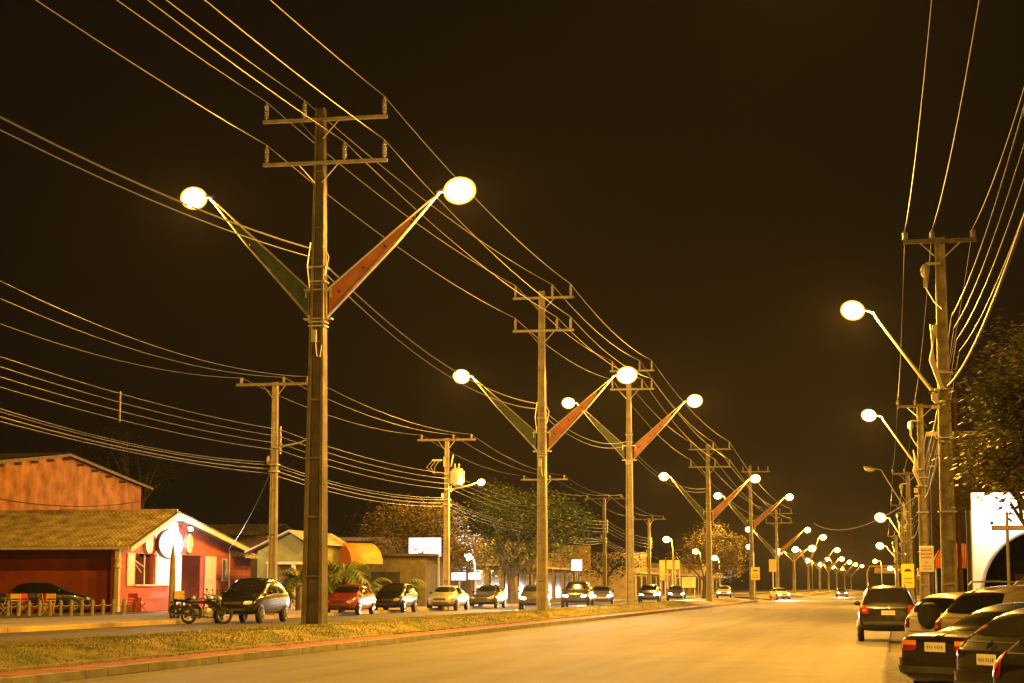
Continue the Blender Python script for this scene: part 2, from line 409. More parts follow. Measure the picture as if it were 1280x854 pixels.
# the pole before the first one, outside the frame to the left; it carries the wires and lights the grass
X1 = POLES[1]['X']
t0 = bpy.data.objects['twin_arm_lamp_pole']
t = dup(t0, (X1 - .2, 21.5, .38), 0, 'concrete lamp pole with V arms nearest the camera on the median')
for o_ in [o for o in bpy.data.objects if o.parent is t and o.type == 'LIGHT']:
    o_.data = o_.data.copy(); o_.data.energy = LAMP * (.6 if o_.location.x < 0 else .08)
POLES[0] = {'ins': [v + Vector((-.2, 21.5 - 60, 0)) for v in POLES[1]['ins']], 'X': X1 - .2, 'Y': 21.5, 'zb': .38}

# ------------------------------------------------------------------ wires
def wire(points, sag, r, name, label, group, m=None, cat='cable', seg=14, extra=None):
    b = MB()
    for (p, q), s in zip(zip(points, points[1:]), sag if isinstance(sag, list) else [sag] * (len(points) - 1)):
        p, q = Vector(p), Vector(q)
        pts = [p.lerp(q, i / seg) - Vector((0, 0, 4 * s * (i / seg) * (1 - i / seg))) for i in range(seg + 1)]
        b.tube(pts, r, 5, cap=False)
    o = b.build(name, m or wiremat); tag(o, label, cat, group)
    return o
wn = [['topmost wire on the outer left insulators of the median poles', 'wire on the centre insulators of the top crossarms', 'wire on the right tip insulators of the top crossarms'],
      ['wire on the left tip insulators of the lower crossarms', 'wire on the middle insulators of the lower crossarms', 'wire on the right tip insulators of the lower crossarms']]
chain = [0, 1, 2, 3, 4]
for a in range(2):
    for k in range(3):
        pts = [POLES[i]['ins'][a * 3 + k] for i in chain] + [POLES[6]['ins'][a * 3 + k]]
        wire(pts, [.35, .45, .5, .7, 1.2], .017, 'power_line', wn[a][k], 'high voltage wires over the median')
# thin telecom bundle on the median poles
for j, (dz, r_, lab) in enumerate([(0, .026, 'thick lashed cable strung pole to pole below the median crossarms'), (-.28, .018, 'thinner cable running just under the lashed one on the median')]):
    pts = []
    for i, py in ((0, 0), (1, 312), (2, 505), (3, 553), (4, 611)):
        I = POLES[i]; z = 12.2 if i == 0 else Z_at(py, I['X'], I['Y'])
        pts.append((I['X'] - .25, I['Y'] - .3, z + dz))
    wire(pts, [.7, 1.0 + .1 * j, .8, 1.0], r_, 'telecom_cable', lab, 'telecom cables on the median poles', cablemat if j else wiremat)

# ------------------------------------------------------------------ left utility line
LU = []
LUspec = [(340, 80, 478, 'T topped utility pole between the red bar and the thick lamp pole'), (558, 110, 548, 'utility pole carrying a transformer in front of the brown tree'),
          (681, 140, 598, 'utility pole hidden behind the second V arm pole'), (756, 168, 622, 'slim T topped utility pole right of the green tree'), (812, 198, 648, 'most distant T topped utility pole left of the signboard frames')]
zg = .42
def util_pole(px, Y, topy, label, n, group='utility poles along the far pavement', m=woodpole, span=3.5):
    X = X_at(px, Y, zg) if px is not None else LU[0][0] + .2
    H = (Z_at(topy, X, Y) if topy else 10.2) - zg
    t = thing('utility_pole', label, 'utility pole', (X, Y, zg), 0, group)
    h_pole(t, H, .36, .22, m=mat('grey_pole_concrete', (.28, .25, .19), .85, var=.3, scale=2, bump=.3, bscale=20))
    b = MB(); w = span; b.box((0, -.15, H - .1), (w, .11, .12)); ca = b.build('crossarm', woodpole, t)
    b = MB()
    for s in (-1, 1): b.tube([(s * .5, -.17, H - .16), (s * .08, -.17, H - .7)], .02, 5)
    b.build('brace', steel, ca)
    for x in (-w * .43, .12 * w, w * .43): insulator(t, x, H - .04, .26, y=-.15)
    b = MB(); b.box((.26, 0, H - 2.55), (.05, .06, 1.2))
    for k in range(4): b.ell((.28, -.03, H - 2.1 - .3 * k), (.06, .06, .06), 8, 5)
    b.box((0, 0, H - 3.6), (.4, .4, .05)); b.box((0, 0, H - 3.9), (.4, .4, .05)); b.ell((-.25, -.1, H - 3.4), (.09, .09, .2), 8, 6)
    b.build('secondary_rack', porcelain, t)
    if n == 1:
        b = MB(); b.lathe([(.32, 0), (.36, .05), (.36, .85), (.3, .95), (.12, 1.0)], (.62, -.1, H - 2.75), 14)
        for a in range(6): b.box((.62 + .38 * math.cos(a), -.1 + .38 * math.sin(a), H - 2.3), (.12, .05, .7), a)
        for x in (.5, .74): b.lathe([(.04, 0), (.07, .08), (.04, .16), (.06, .24), (.02, .3)], (x, -.1, H - 1.8), 8)
        b.build('transformer', mat('transformer_paint', (.5, .47, .4), .5, .1, var=.12), t, smooth=True)
        b = MB(); b.box((-.55, -.2, H - 1.3), (.6, .1, .1)); b.box((-.1, -.2, H - 1.4), (.12, .12, .6)); b.tube([(.3, -.25, H - 1.7), (.42, -.25, H - 1.0)], .05, 6)
        for k in range(3): b.tube([(-.8 + .2 * k, -.2, H - 1.3), (-1.2 + .25 * k, -.2, H - 1.7), (-.7, -.2, H - 2.1), (0, -.2, H - 2.2)], .018, 5)
        b.build('fuse_cutout', porcelain, t)
    LU.append((X, Y, H))
    return t
up = [util_pole(px, Y, ty, lab, n) for n, (px, Y, ty, lab) in enumerate(LUspec)]
util_pole(None, 48, None, 'nearest utility pole on the far pavement at the picture edge', 9)
def arm_lamp(t, Y, base_z, px, py, power, X, zb, sc=1.0, lit=True, white=False, bend=.4):
    xl, zl = XZ(px, py, Y); xl -= X; zl -= zb
    s = 1 if xl > 0 else -1
    tip = Vector((xl - s * .42 * sc, -.1, zl + .03)); b = MB(); base = Vector((s * .1, -.1, base_z))
    d = Vector((s, 0, .15)).normalized()
    k1 = tip - d * .15 - Vector((0, 0, .06))
    b.tube([base, base.lerp(k1, .5), base.lerp(k1, .93), k1 + Vector((0, 0, .04)), tip], [.05, .045, .04, .035, .032], 8)
    b.box((s * .12, -.1, base_z), (.3, .3, .06)); b.build('arm', steel, t, smooth=True)
    luminaire(t, tip, d, power, sc=sc, lit=lit, white=white)
arm_lamp(up[1], 110, Z_at(613, LU[1][0], 110) - zg, 601, 604, LAMP * .7, LU[1][0], zg, sc=.6)
arm_lamp(up[0], 80, Z_at(560, LU[0][0], 80) - zg, 392, 551, 0, LU[0][0], zg, sc=.7, lit=False)
order = [5, 0, 1, 2, 3, 4]
def lw(dx, dz, r_, lab, grp, sag, m=None):
    pts = [(LU[i][0] + dx, LU[i][1] - .15, zg + LU[i][2] + dz + (0 if i != 5 or dz > 0 else (.5 if dz > -3.3 else .62))) for i in order]
    return wire(pts, sag, r_, 'power_line', lab, grp, m)
for k, x in enumerate((-1.5, .42, 1.5)):
    lw(x, .2, .011, 'thin top wire of the far pavement line on its %s insulator' % ('left', 'middle', 'right')[k], 'top wires of the far pavement line', [.7, .5, .5, .5, .5])
for k in range(4):
    o = lw(.3, -2.1 - .3 * k, .013, '%s of the four stacked wires along the far pavement' % ('highest', 'second highest', 'third highest', 'lowest')[k], 'stacked low voltage wires', [.3, .3, .3, .3, .3])
for k, (dz, r_, s) in enumerate([(-3.5, .015, .5), (-3.62, .017, .45), (-3.8, .024, .4), (-4.0, .015, .3)]):
    lw(-.15, dz, r_, ('upper sagging telecom cable below the stacked wires', 'second sagging telecom cable below the stacked wires', 'thickest telecom cable of the far pavement line', 'lowest telecom cable of the far pavement line')[k], 'telecom cables of the far pavement line', [s, .4, .4, .4, .4], wiremat if k < 3 else cablemat)
b = MB(); xs_, ys_ = LU[0][0] + .25, 62.0
_t = (ys_ - LU[5][1]) / (LU[0][1] - LU[5][1]); xs_ = LU[5][0] + .3 + _t * (LU[0][0] - LU[5][0]); _z = zg + (LU[5][2] + .5) * (1 - _t) + LU[0][2] * _t - 2.1 - 1.2 * _t * (1 - _t) - .45
b.box((xs_, ys_ - .15, _z), (.05, .04, 1.05)); tag(b.build('wire_spacer', cablemat), 'short upright spacer bar holding four stacked wires apart', 'spacer')
wire([(LU[0][0] + .2, 79.8, zg + LU[0][2] - 3.2), (X_at(286, 98, 3.4), 98, 3.6)], .4, .012, 'service_drop', 'thin service wire dropping from the T pole to the bar eave', None, cablemat)

# ------------------------------------------------------------------ right utility line
RP = []
def right_pole(px, Y, topy, label, lampxy, armz_py, power, zb=.12, wb=.44, H=None, lit=True, X=None):
    X = X if X is not None else X_at(px, Y, zb)
    H = H or Z_at(topy, X, Y) - zb
    t = thing('street_light_pole', label, 'lamp pole', (X, Y, zb), 0, 'utility poles with one lamp arm on the near pavement')
    h_pole(t, H, wb, .26, m=mat('mossy_pole_concrete', (.30, .27, .20), .9, var=.45, scale=3, bump=.6, bscale=14))
    b = MB(); b.box((0, -.16, H - .12), (1.95, .1, .11)); ca = b.build('crossarm', woodpole, t)
    b = MB()
    for s in (-1, 1): b.tube([(s * .55, -.18, H - .16), (s * .08, -.18, H - .6)], .02, 5)
    b.build('brace', steel, ca)
    for x in (-.93, -.2, .88): insulator(t, x, H - .06, .24, y=-.16)
    b = MB()
    for zz in (H * .32, H * .5, H * .62, H * .66): b.box((0, 0, zz), (.5, .46, .035))
    b.build('clamp_band', steel, t)
    b = MB(); b.tube([(.29, -.05, -.1), (.29, -.05, H * .62)], [.055, .05], 8); b.box((.29, -.07, H * .33), (.14, .12, .16)); b.build('conduit', mat('rusty_conduit', (.12, .06, .035), .8, var=.4), t, smooth=True)
    b = MB(); b.ell((-.42, -.2, H - .95), (.13, .12, .2), 8, 6); b.box((-.2, -.2, H - .75), (.4, .06, .06)); b.box((-.42, -.2, H - 1.25), (.1, .08, .3)); b.tube([(-.42, -.2, H - 1.4), (-.2, -.2, H - 1.8), (0, -.2, H - 2.0)], .015, 5); b.box((-.2, -.1, H - 2.6), (.12, .14, .35))
    for k in (range(5) if px is not None else ()): b.tube([(-.1 + .02 * k, -.26, H * .62), (-.36 + .03 * k, -.3, H * .69), (-.2 - .03 * k, -.28, H * .75 + .08 * k)], .02, 5)
    b.box((-.25, -.2, H * .60), (.18, .14, .2)); b.box((-.22, -.2, H * .575), (.22, .1, .08))
    b.build('fuse_cutout', porcelain, t)
    if lampxy:
        arm_lamp(t, Y, Z_at(armz_py, X, Y) - zb, *lampxy, power, X, zb, sc=.8 if Y < 100 else 1.2, lit=lit)
    RP.append((X, Y, H, zb))
    return t
right_pole(1189, 53, 297, 'mossy concrete pole with lamp arm behind the angle parked cars', (1069, 391), 503, LAMP * 1.1)
right_pole(1157, 85, 505, 'narrow lamp pole carrying the white notice board', (1088, 521), 587, LAMP)
right_pole(1139, 124, 590, 'lamp pole with a dark unlit luminaire beyond the notice board pole', (1089, 588), 640, 0, lit=False)
right_pole(1131, 165, 630, 'lamp pole next beyond the unlit one', (1102, 648), 672, LAMP, H=8.4)
right_pole(1122, 235, 670, 'smallest lamp pole above the end of the near pavement', (1101, 683), 698, LAMP, H=7.6)
right_pole(None, 21, None, 'nearest lamp pole on the near pavement outside the angle parked cars', None, 0, 0, H=10.9, X=1.82)
T0 = bpy.data.objects['street_light_pole.005']
b = MB(); b.tube([(-.1, -.1, 8.2), (-1.4, -.1, 8.9), (-2.2, -.1, 9.2)], [.05, .045, .04], 8); b.build('arm', steel, T0, smooth=True)
luminaire(T0, (-2.2, -.1, 9.2), (-1, 0, .15), LAMP * .8)
ro = [5, 0, 1, 2, 3, 4]
def rw(dx, dz, r_, lab, grp, sag, m=None, dx0=None, dz0=None):
    pts = []
    for i in ro:
        X, Y, H, zb = RP[i]
        a, c = (dx if (i != 5 or dx0 is None) else dx0), (dz if (i != 5 or dz0 is None) else dz0)
        pts.append((X + a, Y - .17, zb + H + c))
    return wire(pts, sag, r_, 'power_line', lab, grp, m)
for k, x in enumerate((-.93, -.2, .88)):
    rw(x, .19, .010, 'thin wire on the %s insulator of the near pavement poles' % ('left', 'middle', 'right')[k], 'top wires of the near pavement line', [.6, .5, .5, .4, .4])
for k in range(4):
    rw(.25 + .06 * k, -2.2 - .32 * k, .011, ('uppermost', 'second', 'third', 'lowest')[k] + ' wire of the bundle fanning out right of the mossy pole', 'bundle of wires right of the mossy pole', [.5, .4, .4, .4, .4], wiremat if k % 2 else cablemat)
rw(.1, -4.1, .03, 'thick twisted cable climbing to the right from the mossy pole', None, [.5, .6, .6, .5, .5])
wire([(RP[1][0] - .1, 85, 5.6), (X_at(1015, 170, 9), 174, 7.2)], 1.0, .015, 'crossing_cable', 'cable crossing above the street to the far lamps', None)

# ------------------------------------------------------------------ trees and plants
bark = mat('bark', (.11, .085, .06), .95, var=.35, scale=6, bump=.7, bscale=15)
def leafmat(name, c1, c2):
    m = mat(name, c1, .6, var=.3, scale=.9, col2=c2, detail=3)
    return m
lf_green = leafmat('leaf_green', (.06, .11, .02), (.13, .17, .03))
lf_brown = leafmat('leaf_brown', (.19, .15, .04), (.30, .24, .06))
lf_dark = leafmat('leaf_dark', (.018, .03, .01), (.04, .055, .015))
lf_right = leafmat('leaf_broad', (.10, .15, .03), (.22, .2, .05))
def tree(name, label, X, Y, zb, blobs, nleaf, lsize, m, group='trees behind the far pavement', trunk_h=None, tr=.22, sparse=.0, seed=1):
    rnd = random.Random(seed)
    t = thing(name, label, 'tree', (X, Y, zb), 0, group)
    b = MB(); cz = min(bl[2] for bl in blobs); th = trunk_h or cz * .7
    top = Vector((rnd.uniform(-.2, .2), 0, th))
    b.tube([(0, 0, -.3), (0, 0, .2), (top.x * .4, 0, th * .5), top], [tr * 1.5, tr, tr * .85, tr * .7], 8)
    for (x, y, z, rx, ry, rz_) in blobs:
        c = Vector((x, y, z)); mid = top.lerp(c, .5) + Vector((rnd.uniform(-.3, .3), rnd.uniform(-.3, .3), .2))
        b.tube([top - Vector((0, 0, .3)), mid, c], [tr * .55, tr * .35, tr * .12], 6)
        for q in range(5):
            e = c + Vector((rnd.uniform(-1, 1) * rx, rnd.uniform(-1, 1) * ry, rnd.uniform(-.6, 1) * rz_)) * .75
            b.tube([mid, mid.lerp(e, .5) + Vector((0, 0, .2)), e], [tr * .22, tr * .14, tr * .04], 5)
    b.build('trunk', bark, t, smooth=True)
    vs, fs = [], []
    tot = sum(bl[3] * bl[4] * bl[5] for bl in blobs)
    for (x, y, z, rx, ry, rz_) in blobs:
        nn = int(nleaf * rx * ry * rz_ / tot); ncl = max(6, nn // 26)
        cl = []
        for _ in range(ncl):
            v = Vector((rnd.gauss(0, 1), rnd.gauss(0, 1), rnd.gauss(0, 1))).normalized() * (rnd.random() ** .38)
            cl.append((Vector((x + v.x * rx, y + v.y * ry, z + v.z * rz_)), rnd.uniform(.5, 1.3)))
        for _ in range(nn):
            c, s = cl[rnd.randrange(ncl)]
            k = lsize * 2.4 * s
            p = c + Vector((rnd.gauss(0, k), rnd.gauss(0, k), rnd.gauss(0, k * .5)))
            a = rnd.uniform(0, 6.28); d = Vector((math.cos(a), math.sin(a), rnd.uniform(-.6, .2))); w = d.cross(Vector((rnd.uniform(-.5, .5), rnd.uniform(-.5, .5), 1))).normalized()
            l = lsize * rnd.uniform(.6, 1.3)
            n = len(vs); vs += [p, p + d * l * .5 + w * l * .28, p + d * l, p + d * l * .5 - w * l * .28]; fs.append((n, n + 1, n + 2, n + 3))
    me = bpy.data.meshes.new('crown'); me.from_pydata([tuple(v) for v in vs], [], fs); me.materials.append(m)
    o = bpy.data.objects.new('crown', me); COL.objects.link(o); o.parent = t
    return t
def tree_px(name, label, Y, bpx, blobs_px, *a, ry=None, zb=.36, **k):
    """blobs given as picture columns/rows at distance Y: (px, py, half width px, half height px)"""
    X = X_at(bpx, Y, zb); p = F / Y; bl = []
    for (px, py, hw, hh) in blobs_px:
        x, z = XZ(px, py, Y); bl.append((x - X, k.get('seed', 1) * 0 + random.uniform(-.5, .5), z - zb, hw / p, min(hw, hh) / p * .9, hh / p))
    return tree(name, label, X, Y, zb, bl, *a, **k)
tree_px('brown_tree', 'bushy brownish tree behind the transformer pole', 122, 520, [(500, 655, 34, 28), (540, 660, 38, 36), (560, 690, 30, 26), (478, 678, 20, 26), (585, 690, 20, 22), (520, 690, 30, 22)], 15000, .22, lf_brown, tr=.2, seed=3, trunk_h=1.3)
tree_px('large_green_tree', 'largest dark green spreading tree behind the second V arm pole', 138, 640, [(620, 630, 34, 26), (655, 640, 40, 32), (695, 645, 36, 28), (722, 660, 22, 20), (605, 672, 30, 34), (650, 690, 42, 28), (700, 683, 30, 22)], 15000, .26, lf_green, tr=.35, seed=4, trunk_h=2.2)
tree_px('tree', 'dim rounded tree filling the gap beyond the signboard frames', 215, 880, [(868, 690, 22, 26), (895, 680, 24, 32), (918, 690, 18, 24), (905, 712, 24, 16), (845, 705, 14, 18)], 9000, .23, lf_brown, seed=5)
tree_px('tree', 'dark tree rising behind the roofs between bar and warehouse', 165, 165, [(150, 555, 40, 34), (185, 590, 34, 40), (120, 575, 40, 40), (175, 640, 44, 40)], 6000, .35, lf_dark, seed=6, tr=.4)
tree_px('tree', 'dark low tree behind the awning shop, left of the brown tree', 150, 440, [(430, 680, 40, 18), (395, 690, 30, 16), (460, 650, 10, 18)], 3000, .3, lf_dark, seed=7)
tree_px('tree', 'far dark tree standing behind the white lit sign', 190, 760, [(750, 700, 26, 22), (780, 705, 22, 18), (725, 700, 18, 20)], 3500, .3, lf_dark, seed=8)
# street tree on the right, close to the camera
tree_px('street_tree', 'broad leaved street tree overhanging from the right edge', 44, 1330, [(1250, 490, 40, 26), (1290, 455, 36, 50), (1285, 520, 55, 36), (1250, 560, 40, 30), (1280, 590, 50, 26), (1240, 590, 24, 18), (1330, 520, 60, 60), (1320, 590, 50, 30), (1262, 630, 20, 12)], 15000, .17, lf_right, zb=.12, group=None, tr=.16, seed=9, trunk_h=2.2)
def palm(name, label, X, Y, zb, h, nf, fl, m, seed=1, stem_h=.8):
    rnd = random.Random(seed); t = thing(name, label, 'plant', (X, Y, zb), 0, 'shrubs and palms in front gardens')
    b = MB(); b.tube([(0, 0, -.2), (0, 0, stem_h)], [.14, .1], 8); b.build('stem', bark, t)
    vs, fs = [], []
    for i in range(nf):
        a = 6.283 * i / nf + rnd.uniform(-.3, .3); up = rnd.uniform(.5, 1.4); d = Vector((math.cos(a), math.sin(a), 0)); s = d.cross(Vector((0, 0, 1)))
        L = fl * rnd.uniform(.7, 1.1); prev = None
        for j in range(12):
            u = j / 11; p = Vector((0, 0, stem_h)) + d * L * u * .8 + Vector((0, 0, L * (up * u - 1.1 * u * u)))
            if prev is not None:
                for sg in (-1, 1):
                    e = p + s * sg * L * .28 * math.sin(math.pi * min(1, u * .9 + .1)) + Vector((0, 0, -.12 * L)) + d * .1 * L
                    n = len(vs); vs += [prev, p, e]; fs.append((n, n + 1, n + 2))
            prev = p
    me = bpy.data.meshes.new('fronds'); me.from_pydata([tuple(v) for v in vs], [], fs); me.materials.append(m)
    o = bpy.data.objects.new('fronds', me); COL.objects.link(o); o.parent = t
for k, (px, Y, fl, sh, lab) in enumerate([(372, 96, 1.5, 1.2, 'tall palm beside the small green house'), (352, 97, 1.1, .7, 'low palm left of the tall one by the green house'), (430, 108, 1.6, 1.4, 'arching palm in front of the orange awning'), (455, 106, 1.3, .7, 'low arching palm under the right end of the awning'), (410, 108, 1.2, .8, 'leafy palm behind the red parked car'), (497, 112, 1.5, .6, 'pale green bush palm under the white billboard'), (484, 110, 1.2, .5, 'smaller bush palm beside the billboard leg')]):
    palm('garden_palm', lab, X_at(px, Y, .4), Y, .38, 2, 20, fl * 1.5, lf_green if k < 5 else mat('leaf_pale', (.12, .16, .06), .6, var=.3), seed=20 + k, stem_h=sh * 1.3)

# ------------------------------------------------------------------ tiled roof helper
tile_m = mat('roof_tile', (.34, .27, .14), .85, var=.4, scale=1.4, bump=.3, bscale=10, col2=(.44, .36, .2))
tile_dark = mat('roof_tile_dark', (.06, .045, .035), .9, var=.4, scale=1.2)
def tiled(b, o, u, v, Lu, Lv, row=.36, colw=.24):
    """tiles laid on the plane o + s*u + t*v (t runs down the slope)"""
    o, u, v = Vector(o), Vector(u).normalized(), Vector(v).normalized(); n = u.cross(v); n = n if n.z > 0 else -n
    nr = max(1, round(Lv / row)); nc = max(1, round(Lu / colw)); K = 4
    for r in range(nr):
        vs, fs = [], []
        t0, t1 = r * Lv / nr, (r + 1) * Lv / nr + .03
        for c in range(nc * K + 1):
            s = c * Lu / (nc * K); h = .035 * math.sin(2 * math.pi * c / K + .8)
            vs.append(o + u * s + v * t0 + n * (h + .01)); vs.append(o + u * s + v * t1 + n * (h + .05)); vs.append(o + u * s + v * t1 + n * (h + .0))
        for c in range(nc * K):
            i = c * 3; fs += [(i, i + 3, i + 4, i + 1), (i + 1, i + 4, i + 5, i + 2)]
        b.add(vs, fs)

# ------------------------------------------------------------------ the red bar
red_w = mat('red_wall_paint', (.42, .10, .06), .8, var=.18, scale=.9, bump=.15)
red_d = mat('dark_red_boards', (.32, .06, .015), .8, var=.2, scale=1.2)
cream = mat('cream_paint', (.6, .52, .33), .7, var=.15, scale=2)
white_p = mat('white_paint', (.75, .72, .66), .6, var=.08, scale=2)
GX = -38.0; g = .38
Ya, Yb = Y_at(150, GX, 2), Y_at(287, GX, 2)
Ym = (Ya + Yb) / 2; EH = 3.45 + g
PKz = Z_at(640, GX + .8, Y_at(222, GX + .8, 6)); Ym = Y_at(222, GX + .8, PKz)
bar = thing('bar_building', 'low red bar with tiled gable roof and round lit signs', 'building', (GX, Ya, g))
def loc(b, o=(GX, Ya, g)):
    b.v = [(x - o[0], y - o[1], z - o[2]) for x, y, z in b.v]; return b
ov_ = .85
# gable wall, pierced: built from strips around openings
b = MB()
def rect_holes(b, y0, y1, z0, z1, holes, x, th):
    ys = sorted(set([y0, y1] + [h[0] for h in holes] + [h[1] for h in holes])); zs = sorted(set([z0, z1] + [h[2] for h in holes] + [h[3] for h in holes]))
    for a, c in zip(ys, ys[1:]):
        for d, e in zip(zs, zs[1:]):
            my, mz = (a + c) / 2, (d + e) / 2
            if any(h[0] < my < h[1] and h[2] < mz < h[3] for h in holes): continue
            b.box((x, my, mz), (th, c - a, e - d))
wy = lambda px: Y_at(px, GX + .1, 2)
W1 = (wy(170), wy(194), g + 1.35, g + 2.95); D1 = (wy(228), wy(256), g + .05, g + 2.95); 
rect_holes(b, Ya, Yb, g, EH, [W1, D1], GX - .1, .2)
slope = (PKz - .15 - EH) / (Ym - Ya)
Yr = Y_at(318, GX + ov_, 3.7); Zr = Z_at(688, GX + ov_, Yr); zwb = PKz - (PKz - Zr) * (Yb - Ym) / (Yr - Ym) - .2
b.prism([(Ya, EH), (Yb, EH), (Yb, zwb), (Ym, PKz - .2)], 'x', GX - .2, GX)
loc(b).build('gable_wall', red_w, bar)
b = MB(); b.box((GX - 10, Ya + 2.1, (g + EH) / 2), (19.8, .2, EH - g)); b.box((GX - .35, Ya + .1, (g + EH) / 2), (.3, .2, EH - g)); loc(b).build('side_wall', red_d, bar)
b = MB(); b.box((GX + .05, Ya - .45, (g + EH) / 2), (.22, .22, EH - g)); b.lathe([(.1, 0), (.2, .1), (.14, .35), (.2, .5), (.1, .6)], (GX + .05, Ya - .45, g + 2.1), 10); loc(b).build('porch_pillar', cream, bar, smooth=False)
b = MB(); b.box((GX - 10, Ya + 8, g + .04), (19, 12, .08)); b.box((GX - 9, Ym + 4, g + 1.5), (.2, 10, 3)); loc(b).build('interior', mat('interior_wood', (.25, .12, .05), .7, var=.3), bar)
# roof: two slopes, ridge runs away from the street
ov = .85; eo = .75
rf = MB()
Ze = EH - slope * eo; 
tiled(rf, (GX + ov, Ym, PKz), (-1, 0, 0), (0, -(Ym - Ya + eo), -(PKz - Ze)), 22, math.hypot(Ym - Ya + eo, PKz - Ze))
tiled(rf, (GX + ov, Ym, PKz), (-1, 0, 0), (0, (Yr - Ym), -(PKz - Zr)), 22, math.hypot(Yr - Ym, PKz - Zr))
roof = loc(rf).build('roof', tile_m, bar)
b = MB()
def rake(b, y0, z0, y1, z1, x, w=.06, h=.26):
    b.prism([(y0, z0 - .04), (y1, z1 - .04), (y1, z1 - .04 - h), (y0, z0 - .04 - h)], 'x', x - w, x)
rake(b, Ya - eo, Ze, Ym, PKz, GX + ov + .03); rake(b, Ym, PKz, Yr, Zr, GX + ov + .03)
b.box((GX - 10, Ya - eo, Ze - .08), (21.5, .14, .14))
loc(b).build('fascia', cream, roof)
b = MB()
for i in range(60): b.lathe([(.1, 0), (.12, .36)], (GX + .8 - i * .36, Ym, PKz + .05), 7, Matrix.Rotation(R(-90), 3, 'Y'))
loc(b).build('ridge_tiles', tile_m, roof)
b = MB(); b.quad((GX + ov, Ya - eo, Ze - .1), (GX + ov, Ym, PKz - .1), (GX - 20, Ym, PKz - .1), (GX - 20, Ya - eo, Ze - .1)); b.quad((GX + ov, Yr, Zr - .1), (GX + ov, Ym, PKz - .1), (GX - 20, Ym, PKz - .1), (GX - 20, Yr, Zr - .1)); loc(b).build('soffit', mat('soffit_boards', (.5, .4, .3), .7), roof)
# shutters standing open and glazed leaves
def shutter(px0, px1, zt, zb_, name='shutter', x=GX + .04, m=white_p):
    y0, y1 = wy(px0), wy(px1); b = MB()
    b.box((x, (y0 + y1) / 2, (zt + zb_) / 2), (.04, y1 - y0, zt - zb_))
    o = loc(b).build(name, m, bar, bevel=.008); b = MB(); h = (zt - zb_) / 2
    for k in range(2):
        c = zb_ + h * (k + .5)
        for s in (-1, 1):
            b.box((x + .025, (y0 + y1) / 2, c + s * (h / 2 - .07)), (.02, y1 - y0 - .14, .03)); b.box((x + .025, (y0 + y1) / 2 + s * ((y1 - y0) / 2 - .08), c), (.02, .03, h - .14))
    loc(b).build('moulding', cream, o)
shutter(160, 169.5, g + 2.95, g + 1.3); shutter(195, 212.5, g + 2.95, g + 1.3); shutter(219, 227.5, g + 2.95, g + .1, 'door'); shutter(257.5, 271, g + 2.95, g + .1, 'door')
b = MB(); b.box((GX + .02, (W1[0] + W1[1]) / 2, g + 1.32), (.2, W1[1] - W1[0] + .2, .08)); b.box((GX - .1, (W1[0] * .4 + W1[1] * .6), g + 2.1), (.05, .08, 1.6)); b.tube([(GX - .5, W1[0], g + 2.9), (GX - .6, W1[1], g + 2.3)], .05, 6); b.tube([(GX - .7, W1[0] + .6, g + 3), (GX - .7, W1[1], g + 2.0)], .05, 6); loc(b).build('window_frame', cream, bar)
b = MB(); y0, y1 = wy(279), wy(285); b.box((GX + .03, (y0 + y1) / 2, g + 2.2), (.06, y1 - y0, 1.3)); o = loc(b).build('window', cream, bar); b = MB(); b.box((GX + .07, (y0 * .7 + y1 * .3), g + 2.2), (.03, (y1 - y0) * .45, 1.15)); loc(b).build('pane', black, o)
b = MB(); b.box((GX + .25, (wy(165) + wy(215)) / 2, g + .35), (.4, 4.6, .7)); loc(b).build('planter', red_w, bar)
b = MB(); b.tube([(GX + .06, Yb - .25, g), (GX + .06, Yb - .25, EH - .1)], .05, 8); loc(b).build('downpipe', cream, bar)
b = MB(); b.box((GX + .006, (Ya + W1[1]) / 2 + 1, g + .16), (.02, W1[1] - Ya + 1.5, .32)); loc(b).build('skirting', mat('skirting_dark', (.16, .06, .04), .9, var=.4), bar)
# annex
An0, An1 = Yb, Y_at(313, GX, 2)
annex = thing('bar_annex', 'small red annex with low tiled roof right of the bar gable', 'building', (GX, An0, g))
b = MB(); b.box((GX - 4, (An0 + An1) / 2 + .1, g + 1.5), (8, An1 - An0 - .2, 3.0)); loc(b, (GX, An0, g)).build('wall', red_w, annex)
b = MB(); tiled(b, (GX - 5, An0 + .2, g + 4.6), (0, 1, 0), (5.9, 0, -1.6), An1 - An0 + 3, 6.1); ro_ = loc(b, (GX, An0, g)).build('roof', tile_m, annex)
b = MB(); b.box((GX + .95, (An0 + An1) / 2 + 1.6, g + 2.98), (.08, An1 - An0 + 3.2, .18)); loc(b, (GX, An0, g)).build('fascia', cream, ro_)
# round signs and floodlight
sgx, sgz = GX + .55, 0
Ys = Y_at(212, sgx, 4); zs = Z_at(680, sgx, Ys)
sign = thing('round_sign', 'big round white drum sign glowing on the red gable', 'sign', (sgx, Ys, zs))
Ms = Matrix.Rotation(R(56), 3, 'Z') @ Matrix.Rotation(R(90), 3, 'X')
b = MB(); b.lathe([(.80, -.16), (.80, .16)], (0, 0, 0), 36, Ms); b.build('drum', mat('drum_casing', (.12, .07, .06), .5), sign, smooth=True)
b = MB(); b.lathe([(.75, .15), (.75, .18)], (0, 0, 0), 36, Ms); b.build('lit_face', mat('sign_face', (.9, .88, .85), .5, var=.02, emit=(1, .9, .82), estr=1.6), sign)
b = MB(); b.lathe([(.035, .175), (.035, .19)], Ms @ Vector((-.38, -.1 + .2, 0)), 10, Ms); b.build('emblem_dot', black, sign)
b = MB(); b.box(Vector((-.3, .35, 0)), (.5, .08, .08)); b.build('bracket', darkmetal, sign)
